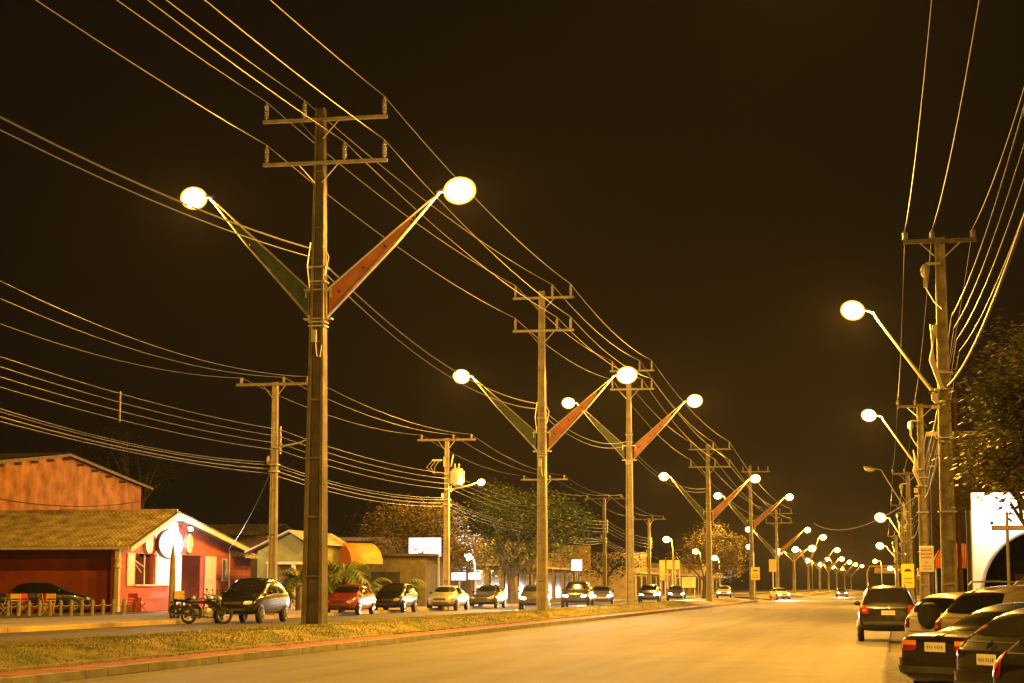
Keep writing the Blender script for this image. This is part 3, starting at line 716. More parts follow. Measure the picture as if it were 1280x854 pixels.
for k, (px, lab, dot) in enumerate([(187, 'oval white sign with yellow marks left of the big drum sign', 1), (237, 'half hidden round sign with a yellow mark right of the drum', 1)]):
    Yq = Y_at(px, GX + .1, 4); zq = Z_at(679, GX + .1, Yq)
    s2 = thing('round_sign', lab, 'sign', (GX + .06, Yq, zq), 0, 'small round wall signs on the bar gable'); Mq = Matrix.Rotation(R(90), 3, 'Y')
    b = MB(); b.lathe([(.58, -.05), (.58, .04)], (0, 0, 0), 32, Mq); b.build('disc', white_p, s2)
    b = MB(); b.lathe([(.24, .04), (.24, .055)], (0, .22, .2), 16, Mq); b.lathe([(.22, .04), (.22, .055)], (0, .2, -.28), 16, Mq); b.build('yellow_mark', mat('yellow_paint', (.7, .5, .03), .6), s2)
    b = MB(); prof = []
    b.tube([(.045, .56 * math.cos(2 * math.pi * q / 32), .56 * math.sin(2 * math.pi * q / 32)) for q in range(33)], .03, 6, cap=False); b.build('rim', mat('drum_casing', (.12, .07, .06), .5), s2)
Yf = Y_at(243, GX + .9, 5); zf = Z_at(661, GX + .75, Yf)
fl = thing('floodlight', 'white floodlight under the right slope of the bar gable', 'lamp', (GX + .7, Yf, zf))
Mf = (Vector((GX + .1, Ys + 1.2, zs)) - Vector((GX + .7, Yf, zf))).to_track_quat('-Z', 'Y').to_matrix()
b = MB(); b.box((0, 0, 0.06), (.34, .24, .12), M=Mf); b.v = [tuple(Vector(v)) for v in b.v]; b.build('housing', darkmetal, fl)
b = MB(); b.box(Mf @ Vector((0, 0, -.02)), (.30, .2, .03), M=Mf); b.build('lens', white_lens, fl)
b = MB(); b.tube([(0, 0, 0), (0, .1, .3)], .02, 6); b.build('bracket', darkmetal, fl)
lightpt(Mf @ Vector((0, 0, -.12)), 3000, WHT, .12, fl, 'SPOT', None, 165, .6).rotation_euler = Mf.to_euler()
lightpt((1.7, -.8, -.4), 650, WHT, .25, fl)  # added fill light out in front of the gable wall, without a fixture
# interior lamp
lightpt((GX - 1.5, Ym + 1, g + 2.6), 900, (1, .75, .45), .1, bar).location = (-1.5, Ym + 1 - Ya, 2.6)

# ------------------------------------------------------------------ warehouse behind
WX = -52.0; wr = Y_at(175, WX, 5)
Wp = Y_at(78, WX, 8); Wl = 2 * Wp - wr; zpk = Z_at(569, WX, Wp); zev = Z_at(609, WX, wr)
wh = thing('warehouse', 'weathered orange plaster gable building behind the red bar', 'building', (WX, Wl, g))
plaster = mat('orange_plaster', (.34, .13, .06), .9, var=.35, scale=.9, bump=.4, bscale=6, col2=(.44, .21, .11), detail=9)
nt = plaster.node_tree
b = MB(); b.prism([(Wl, g), (wr, g), (wr, zev), (Wp, zpk), (Wl, zev)], 'x', WX - .25, WX); loc(b, (WX, Wl, g)).build('gable_wall', plaster, wh)
b = MB(); b.box((WX - 10, wr - .1, (g + zev) / 2), (19.4, .2, zev - g)); b.box((WX - 10, Wl + .1, (g + zev) / 2), (19.4, .2, zev - g)); loc(b, (WX, Wl, g)).build('side_wall', plaster, wh)
b = MB(); sl = (zpk - zev) / (wr - Wp)
for s, ye in ((1, wr + .9), (-1, Wl - .9)):
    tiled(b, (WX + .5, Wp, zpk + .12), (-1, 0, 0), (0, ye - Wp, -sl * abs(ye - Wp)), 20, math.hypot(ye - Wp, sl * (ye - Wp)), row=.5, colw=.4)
wrf = loc(b, (WX, Wl, g)).build('roof', tile_dark, wh)
b = MB(); rake(b, Wp, zpk + .12, wr + .9, zpk + .12 - sl * (wr + .9 - Wp), WX + .53, h=.16); rake(b, Wl - .9, zpk + .12 - sl * (Wp - Wl + .9), Wp, zpk + .12, WX + .53, h=.16); loc(b, (WX, Wl, g)).build('fascia', mat('grey_board', (.22, .19, .14), .9), wrf)
b = MB()
for i in range(9):
    b.box((WX + .1, Wp + (i - 4) * 2.3, zpk - .25 - sl * abs((i - 4) * 2.3)), (.7, .14, .16))
loc(b, (WX, Wl, g)).build('purlin_ends', mat('old_timber', (.08, .06, .04), .9), wrf)
b = MB(); b.box((WX + .02, Y_at(85, WX, 6), 6.1), (.05, 2.4, 1.0)); b.box((WX + .02, Y_at(125, WX, 6), 6.1), (.05, 2.2, .9)); loc(b, (WX, Wl, g)).build('bricked_up_window', mat('patched_brick', (.36, .10, .045), .9, var=.3), wh)
wire([(WX + .1, Wl + 2, 6.9), (WX + .1, wr, 7.6)], .5, .02, 'facade_cable', 'dark cable hanging across the orange warehouse gable', None, cablemat)

# dark long roofs behind the bar
for (px0, px1, Y, yt, ye, lab) in [(225, 345, 128, 655, 668, 'long dark tiled roof house behind the bar annex'), (355, 470, 145, 672, 690, 'dark roofed house behind the thick lamp pole')]:
    xa, zt_ = XZ(px0, yt, Y); xb, _ = XZ(px1, yt, Y); _, ze_ = XZ(px0, ye, Y - 5)
    h = thing('house', lab, 'building', (xa, Y, g))
    b = MB(); b.box(((xb - xa) / 2, 2, (ze_ - g) / 2), (xb - xa - .6, 6, ze_ - g)); b.build('wall', mat('dull_wall', (.15, .11, .08), .9), h)
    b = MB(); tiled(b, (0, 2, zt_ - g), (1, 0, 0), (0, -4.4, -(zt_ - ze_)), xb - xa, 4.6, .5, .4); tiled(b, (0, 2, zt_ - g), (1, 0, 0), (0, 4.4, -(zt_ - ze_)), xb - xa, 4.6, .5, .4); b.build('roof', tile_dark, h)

# small green house
HX = X_at(362, 106, 2); hy0, hy1 = Y_at(330, HX, 2), Y_at(398, HX, 2)
xa, _ = XZ(322, 690, 104); xb, _ = XZ(381, 690, 104); Yh = 104
hs = thing('house', 'small green gabled house with palms between the two poles', 'building', (xa, Yh, g))
zp_ = XZ(364, 667, Yh)[1] - g; ze_ = XZ(380, 680, Yh)[1] - g; w = xb - xa; xp = X_at(364, Yh, 4) - xa; zl_ = ze_ - .4
olive = mat('olive_wall', (.22, .22, .06), .85, var=.2)
b = MB(); b.prism([(0, 0), (w, 0), (w, ze_), (xp, zp_), (0, zl_)], 'y', 0, .2); b.box((w - .1, 4, ze_ / 2), (.2, 7.6, ze_)); b.build('wall', olive, hs)
b = MB()
for (xe, zz) in ((w + .35, ze_ - .1), (-.6, zl_ - .2)):
    b.add([(xp, -.5, zp_ + .1), (xe, -.5, zz + .1), (xe, 8, zz + .1), (xp, 8, zp_ + .1), (xp, -.5, zp_ + .2), (xe, -.5, zz + .2), (xe, 8, zz + .2), (xp, 8, zp_ + .2)], [(0, 1, 2, 3), (7, 6, 5, 4), (0, 4, 5, 1), (1, 5, 6, 2), (2, 6, 7, 3), (3, 7, 4, 0)])
b.build('roof', mat('grey_board2', (.42, .38, .3), .8, var=.2), hs)
b = MB(); b.box((w * .72, -.9, 2.55), (w * .62, 1.8, .14)); b.box((w - .1, -1.7, 1.25), (.18, .18, 2.5)); b.box((w * .45, -1.7, 1.25), (.14, .14, 2.5)); b.build('porch', cream, hs)
b = MB(); b.box((w * .7, -.03, 1.2), (1.0, .06, 2.1)); b.build('door', red_d, hs)

# barrel awning shop (left) and its right-side twin
awn = mat('orange_canvas', (.75, .25, .05), .65, var=.12, scale=2)
awn_d = mat('terracotta_canvas', (.42, .11, .035), .7, var=.15, scale=2)
def shop_awning(label, X, Y, z, w, h, depth, rz, m, group=None):
    t = thing('barrel_awning', label, 'awning', (X, Y, z), rz, group); b = MB(); n = 18
    # half cylinder canopy, fluted front
    vs, fs = [], []
    for j in range(5):
        y = -depth * j / 4
        for i in range(n + 1):
            a = math.pi * i / n; vs.append((w * math.cos(a), y, h * math.sin(a)))
    for j in range(4):
        for i in range(n): q = j * (n + 1) + i; fs.append((q, q + 1, q + n + 2, q + n + 1))
    b.add(vs, fs); b.build('canopy', m, t, smooth=True)
    b = MB(); vs, fs = [], []; nn = 56
    for i in range(nn + 1):
        x = -w + 2 * w * i / nn; zz = h * math.sqrt(max(0, 1 - (x / w) ** 2)); yy = -depth + .01 + .045 * (i % 2)
        vs += [(x, yy, -.12), (x, yy, max(zz - .02, -.1))]
    for i in range(nn): fs.append((2 * i, 2 * i + 2, 2 * i + 3, 2 * i + 1))
    b.add(vs, fs); b.build('front_valance', mat('valance_' + m.name, tuple(c * .62 for c in ((.62, .17, .035) if m is awn else (.5, .14, .04))), .7, var=.15, scale=4), t)
    for s in (-1, 1): MB().tube([(s * w * .9, -depth * .9, 0), (s * w * .9, -depth * .9, -z + .4)], .05, 6).build('post', steel, t)
Yw = 112; xL, z_ = XZ(435, 705, Yw); xR, _ = XZ(477, 705, Yw); zt_ = XZ(455, 679, Yw)[1]
shop_awning('orange barrel awning above the far pavement garden', (xL + xR) / 2, Yw + 1, z_, 1.15, zt_ - z_, 2.6, R(-30), awn)
shp = thing('shop_building', 'low dark shop behind the orange barrel awning', 'building', (xL - 1, Yw + 3.6, g))
b = MB(); b.box((2.4, 3, 1.55), (5, 6, 3.1)); b.build('wall', mat('dull_wall2', (.09, .08, .05), .9, var=.3), shp)
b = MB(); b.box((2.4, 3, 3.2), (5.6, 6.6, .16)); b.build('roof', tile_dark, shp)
b = MB(); b.box((2.4, -.03, 1.2), (1.8, .06, 1.9)); b.build('window', mat('window_dark', (.03, .03, .035), .1), shp)

# billboards and lit signs on the left
def board(name, label, px0, py0, px1, py1, Y, face, cat='sign', legs=1, depth=.12, group=None, marks=None, legpx=None):
    xa, za = XZ(px0, py0, Y); xb, zb_ = XZ(px1, py1, Y)
    t = thing(name, label, cat, ((xa + xb) / 2, Y, g), 0, group); w = xb - xa; h = za - zb_; zc = (za + zb_) / 2 - g
    b = MB(); b.box((0, 0, zc), (w, depth, h)); b.build('frame', darkmetal if face else steel, t)
    b = MB(); b.box((0, -depth / 2 - .006, zc), (w - .06, .012, h - .06)); f = b.build('panel', face, t)
    if marks:
        b = MB()
        rr = random.Random(int(px0))
        for _ in range(marks): 
            ww, hh = rr.uniform(.05, .14) * w, rr.uniform(.03, .07) * h; b.box((rr.uniform(-.4, .4) * (w - ww), -depth / 2 - .016, zc + rr.uniform(-.38, .38) * h), (ww, .006, hh))
        b.build('faded_print', mat('print_dark', (.2, .12, .1), .7), f)
    for k in range(legs):
        x = 0 if legs == 1 else (-w * .4 + w * .8 * k / (legs - 1)); MB().box((x, depth / 2 + .05, (zc - h / 2) / 2 + h * .2), (.1, .1, zc - h / 2 + h * .4)).build('post', steel, t)
    return t
litw = mat('backlit_white', (.9, .9, .9), .5, var=.06, scale=.8, emit=(.9, .93, 1), estr=1.5)
creamb = mat('billboard_cream', (.55, .42, .2), .7, var=.25, scale=.7)
board('billboard', 'backlit white billboard half hidden by brown branches', 511, 672, 552, 696, 118, litw, legs=2, marks=14)
board('shop_sign', 'small white lit shop sign behind the silver car', 564, 715, 583, 726, 124, litw, group='white lit shop signs', marks=4)
board('shop_sign', 'brighter small white shop sign below the white lamp', 585, 715, 602, 725, 124.2, litw, group='white lit shop signs')
board('billboard', 'yellowish billboard right of the large tree', 716, 682, 738, 712, 172, creamb, legs=2, marks=12)
board('shop_sign', 'irregular white glowing sign under the yellowish billboard', 714, 699, 728, 714, 168, litw, marks=3)
for k, (a, c) in enumerate([(824, 832), (833, 841), (843, 850)]): board('signboard', ('left', 'middle', 'right')[k] + ' board of the three upright pale signboards', a, 700, c, 712 if k else 726, 186, creamb, legs=2, group='pale upright signboards', marks=3)
board('signboard', 'wide pale notice board with faint writing near the crossing', 852, 721, 870, 735, 178, creamb, legs=2, marks=12)
board('signboard', 'small yellowish notice board behind the second V arm pole', 658, 700, 672, 718, 150, creamb, legs=2, marks=4)
board('signboard', 'pale cream hanging board beside the sixth V arm pole', 961, 699, 971, 715, 262, creamb, legs=1, marks=4)
# white street lamp and small left lamps
def small_lamp(label, px, py, Y, power, base_px=None, white=False, zb=.36, group='small single street lamps'):
    x, z = XZ(px, py, Y); bx = X_at(base_px or px + 6, Y, zb); t = thing('street_lamp', label, 'street lamp', (bx, Y, zb), 0, group)
    h = z - zb; s = 1 if x > bx else -1
    b = MB(); b.tube([(0, 0, -.1), (0, 0, h * .85), (s * .15, 0, h + .05), (x - bx - s * .35, 0, h + .1)], [.09, .06, .045, .04], 8); b.build('pole', steel, t, smooth=True)
    luminaire(t, (x - bx - s * .35, 0, h + .08), (s, 0, .02), power, sc=.8 if white else 1.0, white=white)
small_lamp('white street lamp above the small lit shop signs', 586, 697, 126, 2500, 594, True, group=None)
small_lamp('lone orange street lamp above the pale signboards', 835, 675, 200, LAMP * .4, 842)
small_lamp('small orange street lamp right of the signboards', 871, 690, 225, LAMP * .3, 877)
small_lamp('small orange street lamp beside the dim tree', 895, 698, 240, LAMP * .3, 900)
small_lamp('orange street lamp directly above the far yellow bump sign', 938, 684, 246, LAMP * .4, 943)
small_lamp('single lamp on the near pavement past the yellow sign', 1095, 702, 330, LAMP * .5, 1103, zb=.12)
small_lamp('tiny lamp low over the end of the near pavement', 1114, 711, 300, LAMP * .4, 1120, zb=.12)
small_lamp('tiny far lamp left of the bright cluster of lamps', 1012, 701, 420, LAMP * .3, 1016)

# ------------------------------------------------------------------ low buildings further down
rr = random.Random(5)
wallc = [(.3, .25, .18), (.22, .16, .1), (.35, .3, .22), (.18, .14, .1), (.3, .2, .12)]
def lowbuild(label, X0, X1, Y0, Y1, h, ci, side):
    t = thing('shop_building', label, 'building', ((X0 + X1) / 2, (Y0 + Y1) / 2, g if side < 0 else .12), 0, 'low shops down the street')
    w, l = X1 - X0, Y1 - Y0; b = MB(); b.box((0, 0, h / 2), (w, l, h)); b.box((0, 0, h + .15), (w + .2, l + .2, .3)); b.build('wall', mat('shopwall%d' % ci, wallc[ci], .85, var=.25, scale=.7), t)
    b = MB(); b2 = MB(); xs = w / 2 if side < 0 else -w / 2; n = max(1, int(l / 5))
    for k in range(n):
        y = -l / 2 + l * (k + .5) / n; MB().box((xs - side * .03, y, 1.35), (.1, l / n * .6, 2.4)).build('window', mat('window_dark', (.03, .03, .035), .1), t); MB().box((xs - side * .35, y, 2.95), (.8, l / n * .8, .14)).build('marquee', cream, t)
ys = 146
desc = ['pale', 'brown', 'cream', 'dull', 'tan']
seq = ['first', 'second', 'third', 'fourth', 'fifth', 'sixth', 'seventh', 'eighth', 'ninth']
for k in range(8):
    l = rr.uniform(18, 30)
    if ys < GAP1 and ys + l > GAP0 - 2: ys = GAP1 + 3
    lowbuild('%s %s shop of the row on the far pavement beyond the trees' % (seq[k], desc[k % 5]), -44, -31.5 - rr.uniform(0, 1), ys, ys + l - 1.5, rr.uniform(3.2, 5.2), k % 5, -1); ys += l
ys = 104
for k in range(9):
    l = rr.uniform(18, 32)
    lowbuild('%s %s shop of the row on the near pavement past the awning' % (seq[k], desc[(k + 2) % 5]), 3.2 + rr.uniform(0, .6), 16, ys, ys + l - 1.5, rr.uniform(3.0, 4.6), (k + 2) % 5, 1); ys += l
# dark building and awning behind the mossy pole
Yd = 88
xa = X_at(1166, Yd, 3); xb = X_at(1216, Yd, 3)
dk = thing('dark_building', 'tall unlit dark building behind the mossy pole', 'building', (xa, Yd, .12))
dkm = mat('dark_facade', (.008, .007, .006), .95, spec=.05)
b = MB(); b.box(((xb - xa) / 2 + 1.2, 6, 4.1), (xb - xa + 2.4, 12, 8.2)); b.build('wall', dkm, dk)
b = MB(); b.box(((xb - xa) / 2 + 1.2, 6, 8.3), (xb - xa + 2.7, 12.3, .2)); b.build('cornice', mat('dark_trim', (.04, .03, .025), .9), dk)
dx = X_at(1213, Yd, 2) - xa
b = MB(); b.box((dx, -.05, 1.25), (.62, .08, 2.5)); b.build('door', mat('door_beige', (.4, .33, .2), .7), dk)
b = MB(); b.box((X_at(1203, Yd, 2) - xa, -.05, 1.6), (.4, .08, 1.5)); b.build('window', mat('window_dim', (.1, .09, .08), .2), dk)
xc, zc = XZ(1197, 707, Yd - 1.2)
shop_awning('terracotta half round awning behind the mossy pole', xc, Yd - .1, zc, 28 / F * Yd, 28 / F * Yd, 1.1, 0, awn_d)
# white arched portal
Yp = 72
xa = X_at(1215, Yp, 4); xcen = X_at(1310, Yp, 2); rad = 77 / F * Yp; ztop = XZ(1215, 616, Yp)[1] - .12; zsp = XZ(1235, 741, Yp)[1] - .12
pt = thing('white_portal', 'white floodlit building front with a wide dark arch', 'building', (xa, Yp, .12))
b = MB(); n = 24; c = xcen - xa; Wd = c + rad + 3
outer = []; vs = []; fs = []
arc = [(c - rad * math.cos(math.pi * i / n), zsp + rad * math.sin(math.pi * i / n)) for i in range(n + 1)]
for y in (0, .5):
    for (x, z) in arc: vs += [(x, y, z), (x, y, ztop)]
m_ = 2 * (n + 1)
for i in range(n):
    fs.append((2 * i, 2 * i + 2, 2 * i + 3, 2 * i + 1)); fs.append((m_ + 2 * i, m_ + 2 * i + 1, m_ + 2 * i + 3, m_ + 2 * i + 2)); fs.append((2 * i, m_ + 2 * i, m_ + 2 * i + 2, 2 * i + 2)); fs.append((2 * i + 1, 2 * i + 3, m_ + 2 * i + 3, m_ + 2 * i + 1))
b.add(vs, fs); b.box(((c - rad) / 2, .25, ztop / 2), (c - rad, .5, ztop)); b.box(((c + rad + Wd) / 2, .25, ztop / 2), (Wd - c - rad, .5, ztop))
b.build('facade', mat('white_render', (.72, .7, .66), .8, var=.06, scale=1.5, bump=.1), pt)
b = MB(); arc2 = [(c - (rad - .0) * math.cos(math.pi * i / 30), -.04, zsp + rad * math.sin(math.pi * i / 30)) for i in range(31)]
b.tube([(c - rad, -.04, 0)] + arc2 + [(c + rad, -.04, 0)], .07, 6); b.build('arch_trim', mat('trim_grey', (.3, .28, .26), .7), pt)
b = MB(); b.box((Wd / 2, 6, ztop / 2 - .2), (Wd, .3, ztop - .4)); b.box((.3, 3.2, ztop / 2 - .2), (.3, 5.4, ztop - .5)); b.box((Wd / 2, 3.2, ztop - .3), (Wd - .4, 5.4, .2)); b.build('interior', mat('interior_dark', (.04, .035, .03), .9), pt)
b = MB(); b.box((c - .7, 3.5, 1.0), (.5, .4, 2.0)); b.box((c - 1.5, 4, .7), (.8, .4, 1.4)); b.build('counter', mat('counter_wood', (.2, .1, .07), .6), pt)
fx, fz = XZ(1252, 632, Yp - 1.5)
fl2 = thing('floodlight', 'white floodlight behind leaves lighting the arched front', 'lamp', (fx, Yp - 1.5, fz))
b = MB(); b.box((0, 0, 0), (.36, .14, .26)); b.build('housing', darkmetal, fl2); b = MB(); b.box((0, .08, 0), (.3, .03, .2)); b.box((0, -.08, 0), (.3, .03, .2)); b.build('lens', white_lens, fl2)
b = MB(); b.tube([(0, .1, .1), (0, 1.4, .2)], .025, 6); b.build('bracket', darkmetal, fl2)
lightpt((0, .25, 0), 330, WHT, .12, fl2)
# street name sign
xs_, zs_ = XZ(1259, 660, 40)
st = thing('street_name_sign', 'street name plate on a thin post in front of the white arch', 'sign', (xs_, 40, .12))
b = MB(); b.tube([(0, 0, -.1), (0, 0, zs_ + .2)], .032, 8); b.build('post', mat('post_yellow', (.4, .34, .2), .6), st)
b = MB(); b.box((.05, -.03, zs_ - .12), (.72, .02, .1)); pl = b.build('name_plate', mat('plate_tan', (.42, .3, .15), .6), st)
b = MB()
for k in range(12): b.box((-.25 + .05 * k + (.02 if k > 5 else 0), -.045, zs_ - .12), (.026, .004, .045))
b.build('lettering', mat('lettering_pale', (.7, .65, .5), .6), pl)

# ------------------------------------------------------------------ traffic signs
yel = mat('sign_yellow', (.75, .55, .02), .5, var=.06, emit=None)
def bump_sign(label, px, py0, py1, pxw, Y, zb, post=True):
    x, zt_ = XZ(px, py0, Y); _, zl = XZ(px, py1, Y); w = pxw / F * Y; h = zt_ - zl; zc = (zt_ + zl) / 2 - zb
    t = thing('bump_sign', label, 'sign', (x, Y, zb), 0, 'yellow speed bump signs')
    b = MB(); b.box((0, 0, zc), (w, .03, h)); p = b.build('panel', yel, t, bevel=.01)
    b = MB(); n = 12
    ph = [(w * .28 * math.cos(math.pi * i / n), zc + h * .2 + h * .10 * math.sin(math.pi * i / n)) for i in range(n + 1)]
    b.prism(ph, 'y', -.024, -.018); b.box((0, -.022, zc + h * .19), (w * .7, .004, h * .02)); b.build('bump_symbol', black, p)
    b = MB()
    for k in range(2):
        for q in range(7): b.box((w * (-.3 + .1 * q), -.02, zc - h * (.12 + .16 * k)), (w * .06, .004, h * .07))
    b.build('lettering', mat('lettering_black', (.05, .04, .03), .6), p)
    b = MB(); b.tube([(0, .05, -.1), (0, .05, zc + h / 2)], .035, 8); b.build('post', steel, t)
bump_sign('yellow speed bump sign on the near pavement beyond the dark SUV', 1134.5, 705, 735, 15, 96, .12)
bump_sign('smaller yellow speed bump sign on the far lamp pole', 944, 709, 725, 11, 150, .36)
x, zt_ = XZ(1158, 683, 84.5); _, zl = XZ(1158, 715, 84.5); w = 17 / F * 84.5; h = zt_ - zl
t = thing('notice_board', 'white notice board with faint lettering fixed to the lamp pole', 'sign', (x, 84.4, .12))
b = MB(); b.box((0, 0, (zt_ + zl) / 2 - .12), (w, .03, h)); p = b.build('panel', white_p, t, bevel=.04)
b = MB(); rr2 = random.Random(3)
for k, (yy, a, c) in enumerate([(.34, -.36, .36), (.2, -.38, .38), (.06, -.34, .3), (-.14, -.1, .1), (-.28, -.3, .25), (-.39, -.25, .32)]):
    xx = a
    while xx < c:
        ww = rr2.uniform(.035, .06); b.box((xx * w, -.02, (zt_ + zl) / 2 - .12 + yy * h), (ww * w, .004, h * (.07 if k < 3 else .04))); xx += ww + .03
b.build('lettering', mat('lettering_red', (.35, .06, .03), .6), p)
b = MB(); b.box((0, .03, (zt_ + zl) / 2 - .12 + .3 * h), (.3, .05, .04)); b.box((0, .03, (zt_ + zl) / 2 - .12 - .3 * h), (.3, .05, .04)); b.build('bracket', steel, t)
# far welcome arch and small far posts
xa, zt_ = XZ(1084, 708, 420); xb, _ = XZ(1092, 708, 420)
ga = thing('street_gantry', 'yellow lit gantry at the end of the street', 'gantry', (xa, 420, 0))
b = MB(); pts = [(0, 0, 0), (0, 0, zt_ * .8), (.5, 0, zt_), (6, 0, zt_ * 1.02), (10, 0, zt_ * .9), (10.3, 0, 0)]; b.tube(pts, .18, 8); b.build('arch_frame', mat('gantry_yellow', (.6, .5, .15), .6), ga)
b = MB(); b.box((5, 0, zt_ * .85), (7, .15, zt_ * .2)); b.build('panel', creamb, ga)
b = MB()

# wooden bollards with a sagging chain
posts = []
for k in range(12):
    px = 10 + k * 13.2; Y = 79 + k * .3; X = X_at(px, Y, .9); hgt = Z_at(751 - k * .2, X, Y) - .42
    t = thing('bollard', 'short wooden bollard, %s from the picture edge towards the bar pillar' % (seq + ['tenth', 'eleventh', 'twelfth'])[k], 'bollard', (X, Y, .42), 0, 'short wooden bollards before the bar')
    b = MB(); b.lathe([(.085, -.1), (.08, hgt * .8), (.07, hgt * .95), (.03, hgt)], (0, 0, 0), 9); b.build('post', mat('bollard_wood', (.3, .24, .13), .8, var=.3), t, smooth=True)
    b = MB(); b.lathe([(.095, hgt * .72), (.095, hgt * .8)], (0, 0, 0), 9); b.build('band', steel, t)
    posts.append((X, Y, .42 + hgt * .76))
wire(posts, .13, .022, 'barrier_chain', 'sagging chain linking the short wooden bollards', None, mat('chain_yellow', (.5, .4, .2), .6), cat='chain', seg=8)
# tapered timber post before the door
x, z = XZ(216.5, 681, 84); _, z2 = XZ(216.5, 760, 84)
b = MB(); b.lathe([(.17, -.1), (.15, (z - .42) * .45), (.12, (z - .42) * .8), (.03, z - .42)], (0, 0, 0), 10); o = b.build('timber_post', mat('post_pale', (.36, .3, .16), .8, var=.3, scale=4), smooth=True); o.location = (x, 84, .42); tag(o, 'thick pointed timber post in front of the bar shutters', 'post')

# folding bar chairs
def bar_chair(label, X, Y, rz, m, first=None):
    t = thing('folding_chair', label, 'chair', (X, Y, .42), rz, 'folding bar chairs by the bollards')
    b = MB(); b.box((0, 0, .45), (.42, .40, .025)); b.build('seat', m, t, bevel=.01)
    b = MB(); b.box((0, .24, .78), (.42, .02, .22)); b.box((0, .225, .58), (.40, .02, .06)); b.build('backrest', m, t, bevel=.008)
    for s in (-1, 1):
        b = MB(); b.tube([(s * .2, .27, .9), (s * .2, .16, .45), (s * .2, -.24, 0)], .014, 6); b.build('leg', m, t)
        b = MB(); b.tube([(s * .18, -.18, .45), (s * .18, .26, 0)], .014, 6); b.build('leg', m, t)
    return t
ych = mat('yellow_chair_paint', (.75, .5, .02), .45, var=.08); rch = mat('red_chair_paint', (.5, .03, .02), .45, var=.08)
for k, (px, Y, rz, m, lab) in enumerate([(20, 82, .5, ych, 'yellow folding chair turned sideways before the black car bonnet'), (4, 80.5, -.7, ych, 'yellow folding chair at the very left of the forecourt'), (57, 81, 2.4, ych, 'yellow folding chair leaning near the car door'), (62, 83, .2, ych, 'yellow folding chair right behind the one near the car door'), (34, 82.5, 1.2, rch, 'red folding chair between the yellow ones by the black car'), (48, 83.5, -.4, rch, 'red folding chair second from the left behind the chain'), (165, 88, .3, rch, 'red folding chair below the open shutters'), (178, 88.5, 2.0, rch, 'red folding chair near the pointed timber post')]):
    bar_chair(lab, X_at(px, Y, .9), Y, rz, m)

# ------------------------------------------------------------------ cars
def paint(name, c, metal=.3, rough=.25): return mat('paint_' + name, c, rough, metal, var=.04, scale=2, coat=1.0)
glass = mat('car_glass', (.012, .012, .012), .1, 0, var=.05, spec=.9, coat=.6)
chrome = mat('chrome', (.6, .6, .6), .12, 1, var=.03)
tail_red = mat('tail_red', (.2, .012, .01), .25, var=.1, coat=1); amber = mat('amber_lens', (.6, .22, .03), .2, var=.1, coat=1)
head_off = mat('headlamp_glass', (.45, .45, .42), .1, .3, var=.1, coat=1)
head_on = mat('headlamp_lit', (1, 1, 1), .3, emit=(1, .95, .85), estr=40)
plate_m = mat('plate', (.5, .5, .46), .5, var=.05); trimm = mat('car_trim', (.03, .03, .03), .6)
wheel_m = mat('alloy', (.5, .5, .48), .3, .8, var=.05)
#  y, halfwidth, zbot, zbelt, ztop, wtop      (rear to front)
PROF = {
 'hatch': (3.95, [(0, .70, .40, .80, .86, .60), (.10, .80, .26, .90, .97, .68), (.38, .83, .22, .93, 1.24, .60), (.72, .84, .22, .93, 1.40, .58), (1.5, .84, .22, .92, 1.44, .59), (2.15, .84, .22, .90, 1.39, .58), (2.85, .83, .22, .88, .99, .66), (3.3, .81, .22, .84, .91, .62), (3.75, .76, .26, .72, .79, .56), (3.95, .60, .38, .60, .66, .45)]),
 'suv': (4.3, [(0, .74, .50, .92, .98, .66), (.08, .86, .34, 1.02, 1.10, .72), (.32, .88, .30, 1.04, 1.42, .64), (.60, .89, .30, 1.03, 1.62, .63), (1.6, .89, .30, 1.01, 1.67, .65), (2.5, .89, .30, 1.0, 1.60, .63), (3.1, .87, .30, .98, 1.12, .70), (3.6, .85, .30, .95, 1.04, .66), (4.1, .80, .34, .84, .92, .60), (4.3, .64, .46, .70, .76, .5)]),
 'sedan': (4.2, [(0, .72, .42, .84, .90, .62), (.10, .80, .28, .92, .97, .70), (.55, .82, .24, .93, 1.00, .70), (.80, .83, .22, .92, 1.02, .66), (1.35, .83, .22, .90, 1.38, .57), (2.0, .83, .22, .89, 1.41, .57), (2.45, .83, .22, .88, 1.36, .56), (3.1, .82, .22, .87, .97, .65), (3.6, .80, .22, .82, .90, .62), (4.05, .75, .26, .72, .78, .56), (4.2, .60, .38, .60, .66, .45)]),
 'boxy': (3.8, [(0, .72, .42, .88, .94, .62), (.06, .80, .28, .96, 1.04, .68), (.22, .82, .24, .97, 1.36, .62), (.45, .82, .24, .96, 1.50, .61), (1.4, .82, .24, .95, 1.53, .62), (2.2, .82, .24, .94, 1.45, .60), (2.75, .81, .24, .92, 1.02, .66), (3.2, .79, .24, .87, .94, .62), (3.65, .74, .28, .76, .82, .56), (3.8, .6, .4, .62, .68, .46)]),
}
